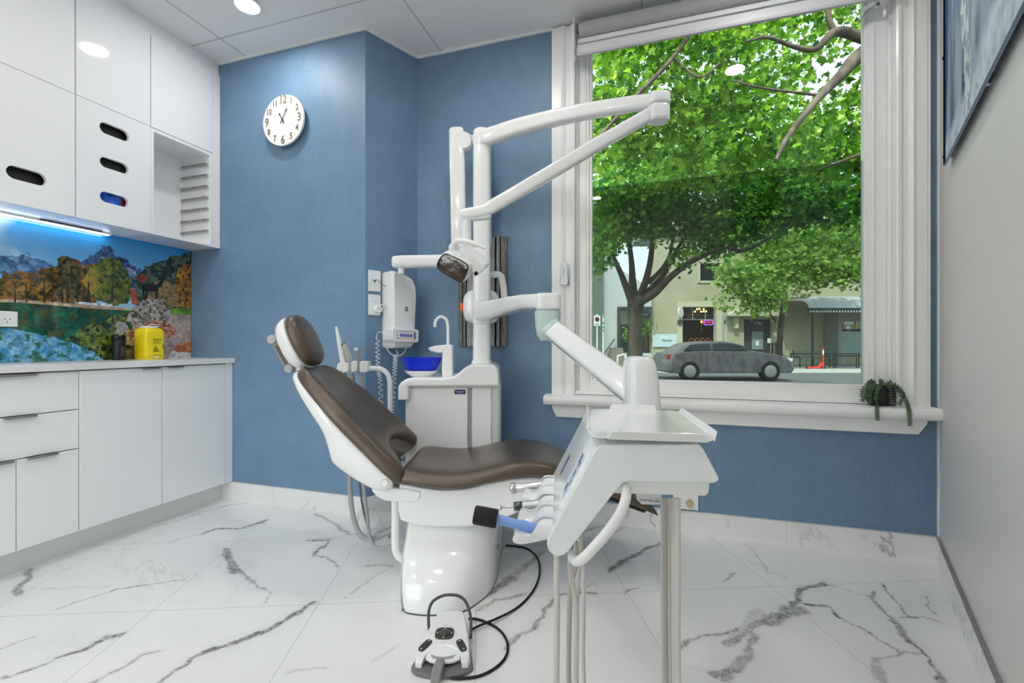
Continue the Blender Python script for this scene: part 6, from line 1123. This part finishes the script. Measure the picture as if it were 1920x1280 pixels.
cl2 = [(at(px, py, d), r_, n) for px, py, d, r_, n in ((1395, 525, 18.2, (.9, 1, .5), 420), (1372, 510, 18.2, (.7, .9, .6), 300), (1420, 545, 18, (.9, .9, .5), 420), (1445, 565, 18, (.7, .7, .4), 260), (1440, 510, 18.6, (1.1, 1.2, .7), 650), (1480, 490, 18.9, (1.2, 1.4, .8), 800), (1530, 490, 18.6, (1.3, 1.3, .6), 700), (1575, 505, 18.2, (1.1, 1.1, .55), 560), (1605, 515, 18, (.8, 1, .4), 300), (1500, 450, 18.9, (1.4, 1.5, .8), 800), (1560, 450, 18.8, (1.3, 1.4, .8), 700), (1610, 455, 18.6, (1.0, 1.3, .8), 500), (1430, 460, 18.8, (1.2, 1.3, .7), 600), (1355, 568, 18.2, (.22, .25, .2), 40), (1415, 577, 18, (.35, .3, .25), 80), (1600, 410, 18.8, (1.2, 1.4, .8), 500), (1520, 525, 18.3, (.9, .9, .35), 250))]
leaves(t2, cl2, .19, LEAF2, 2)
gd = thing('tree_guard', 'dark iron cage around the slender street tree', 'tree guard', cam(du(1463, 18.7), 18.7, PZ)); b = MB()
for k in range(10): q = 2 * math.pi * k / 10; b.cyl(cam(du(1462, 18.7) + .22 * math.cos(q), 18.9 + .22 * math.sin(q), PZ), cam(du(1462, 18.7) + .17 * math.cos(q), 18.9 + .17 * math.sin(q), 1.05), .012, 6)
for z, r_ in ((.95, .19), (.45, .21)): b.sweep([cam(du(1462, 18.7) + r_ * math.cos(q), 18.9 + r_ * math.sin(q), z) for q in np.linspace(0, 2 * math.pi, 17)[:-1]], .014, n=6, loop=True)
b.build('bars', IRON, gd)
# overhanging near tree: its trunk stands right of the window, its boughs cross the upper pane
t3 = thing('street_tree', 'large leafy tree whose boughs overhang the top of the window from the right', 'tree', cam(du(1760, 7), 7, GZ), 'street trees'); D3 = 6.4
limb(t3, [(1770, 790, 6.6, 60), (1766, 600, 6.6, 52), (1755, 400, 6.5, 48), (1735, 220, 6.45, 46), (1700, 60, 6.4, 44)], 'trunk')
for pts in ([(1728, 190, 6.45, 36), (1670, 90, 6.3, 32), (1612, 105, 6.1, 28), (1578, 140, 6.0, 20), (1540, 178, 5.9, 15), (1500, 225, 5.8, 11), (1470, 268, 5.7, 9), (1455, 300, 5.6, 6)], [(1670, 90, 6.3, 24), (1610, 68, 6.2, 20), (1565, 60, 6.0, 16), (1530, 92, 5.9, 10), (1490, 88, 5.8, 8), (1440, 70, 5.7, 6), (1400, 78, 5.6, 4)], [(1565, 60, 6.0, 12), (1553, 30, 6.0, 9), (1560, -20, 6, 7)], [(1700, 60, 6.4, 30), (1600, -60, 6.2, 20), (1450, -80, 6.0, 14), (1310, 40, 5.8, 10), (1288, 72, 5.7, 9), (1262, 108, 5.6, 8.5), (1220, 153, 5.5, 8), (1187, 186, 5.5, 8), (1131, 248, 5.5, 7), (1090, 290, 5.5, 5)], [(1262, 108, 5.6, 5), (1310, 145, 5.6, 4), (1350, 118, 5.6, 3.5)], [(1530, 178, 5.9, 5), (1430, 165, 5.8, 4), (1370, 150, 5.8, 3)], [(1612, 290, 6, 6), (1570, 305, 6, 4), (1530, 320, 6, 3)]): limb(t3, pts)
cl3 = [(at(px, py, d), r_, n) for px, py, d, r_, n in ((1140, 60, 6.2, (.7, .8, .5), 420), (1220, 60, 6.0, (.6, .8, .45), 380), (1300, 90, 6.4, (.7, .8, .45), 460), (1380, 60, 6.2, (.6, .8, .4), 380), (1140, 180, 6.4, (.6, .8, .5), 420), (1220, 210, 6.6, (.7, .9, .45), 480), (1310, 210, 6.8, (.8, .9, .5), 560), (1400, 190, 6.8, (.7, .9, .4), 420), (1150, 270, 6.8, (.7, .9, .4), 460), (1260, 285, 7, (.9, 1, .4), 560), (1370, 280, 7, (.9, 1, .4), 560), (1480, 130, 7, (.5, .8, .3), 220), (1460, 270, 7, (.9, 1, .45), 560), (1560, 260, 7, (.8, 1, .45), 460), (1600, 180, 6.8, (.5, .8, .4), 260), (1590, 20, 6.4, (.6, .8, .35), 280), (1500, 20, 6.4, (.6, .8, .3), 260), (1430, 20, 6.6, (.6, .8, .3), 260), (1200, -20, 6.4, (.9, .8, .4), 380), (1640, 240, 6.6, (.6, .8, .6), 240), (1330, 20, 6.6, (.5, .8, .3), 200), (1590, 300, 6.8, (.6, .8, .3), 220), (1180, 120, 6.8, (.5, .8, .3), 200), (1370, 130, 7.2, (.7, .9, .35), 300))]
leaves(t3, [(c, r_, int(n * 1.25)) for c, r_, n in cl3], .10, LEAF, 3)
t4 = thing('background_tree', 'tall tree behind the buildings, seen between the branches', 'tree', cam(du(1300, 30), 30, PZ)); limb(t4, [(1300, 690, 30, 22), (1295, 560, 30, 16), (1290, 400, 30, 8)], 'trunk')
leaves(t4, [(at(px, py, 30), r_, n) for px, py, r_, n in ((1130, 400, (2.6, 2, 2.2), 420), (1210, 340, (3, 2, 2.2), 450), (1310, 300, (3.2, 2, 2.2), 450), (1420, 310, (3.2, 2, 2.2), 450), (1520, 330, (3, 2, 2.2), 400), (1240, 180, (3.6, 2, 2.6), 450), (1360, 160, (3.6, 2, 2.4), 400), (1170, 90, (3, 2, 2), 260))][:5], .36, LEAF2, 4)
sh = thing('shopfront_shrub', 'bright green shrub in the dark shop front right of the tree trunk', 'shrub', at(1212, 650, 22.9)); leaves(sh, [(at(1212, 612, 22.9), (.3, .2, .55), 160), (at(1175, 625, 22.9), (.35, .2, .35), 120)], .12, LEAF2, 6); MB().cyl(at(1212, 655, 22.9), at(1212, 620, 22.9), .03, 8).build('stem', BARK, sh)
# ================================================================== CAMERA, SKY, SUN
cd_ = bpy.data.cameras.new('camera'); cd_.sensor_width = 36; cd_.lens = 36 * FPX / 1920; cd_.clip_start = .02; cd_.clip_end = 300; cd_.shift_y = (HY - 640) / 1920
co = bpy.data.objects.new('camera', cd_); COL.objects.link(co); co.location = EYE; co.rotation_euler = (rad(90), 0, YAW); SC.camera = co
w = bpy.data.worlds.new('sky'); SC.world = w; w.use_nodes = True; nt = w.node_tree; bg = nt.nodes['Background']; sk = nt.nodes.new('ShaderNodeTexSky'); sk.sky_type = 'NISHITA'; sk.sun_disc = False; sk.sun_elevation = rad(52); sk.sun_rotation = rad(200); sk.air_density = 1.2; sk.dust_density = 2.0
hs = nt.nodes.new('ShaderNodeHueSaturation'); hs.inputs['Saturation'].default_value = .55; nt.links.new(sk.outputs[0], hs.inputs['Color']); nt.links.new(hs.outputs[0], bg.inputs[0]); bg.inputs[1].default_value = SKY_S
sl = bpy.data.lights.new('sun', 'SUN'); sl.energy = SUN_S; sl.angle = rad(1.0); sl.color = (1, .96, .88); so_ = bpy.data.objects.new('sun', sl); COL.objects.link(so_); so_.rotation_euler = (FV * .55 + RV * .25 - UP * .9).to_track_quat('-Z', 'Y').to_euler(); so_.location = (0, -5, 12)
vs = SC.view_settings; vs.view_transform = 'Standard'; vs.look = 'None'; vs.gamma = 1; vs.use_curve_mapping = False; vs.exposure = EXPOSURE
SC.cycles.use_denoising = True; SC.cycles.caustics_reflective = False; SC.cycles.caustics_refractive = False; SC.cycles.max_bounces = 14; SC.cycles.diffuse_bounces = 8; SC.cycles.transparent_max_bounces = 16; SC.cycles.sample_clamp_indirect = 8
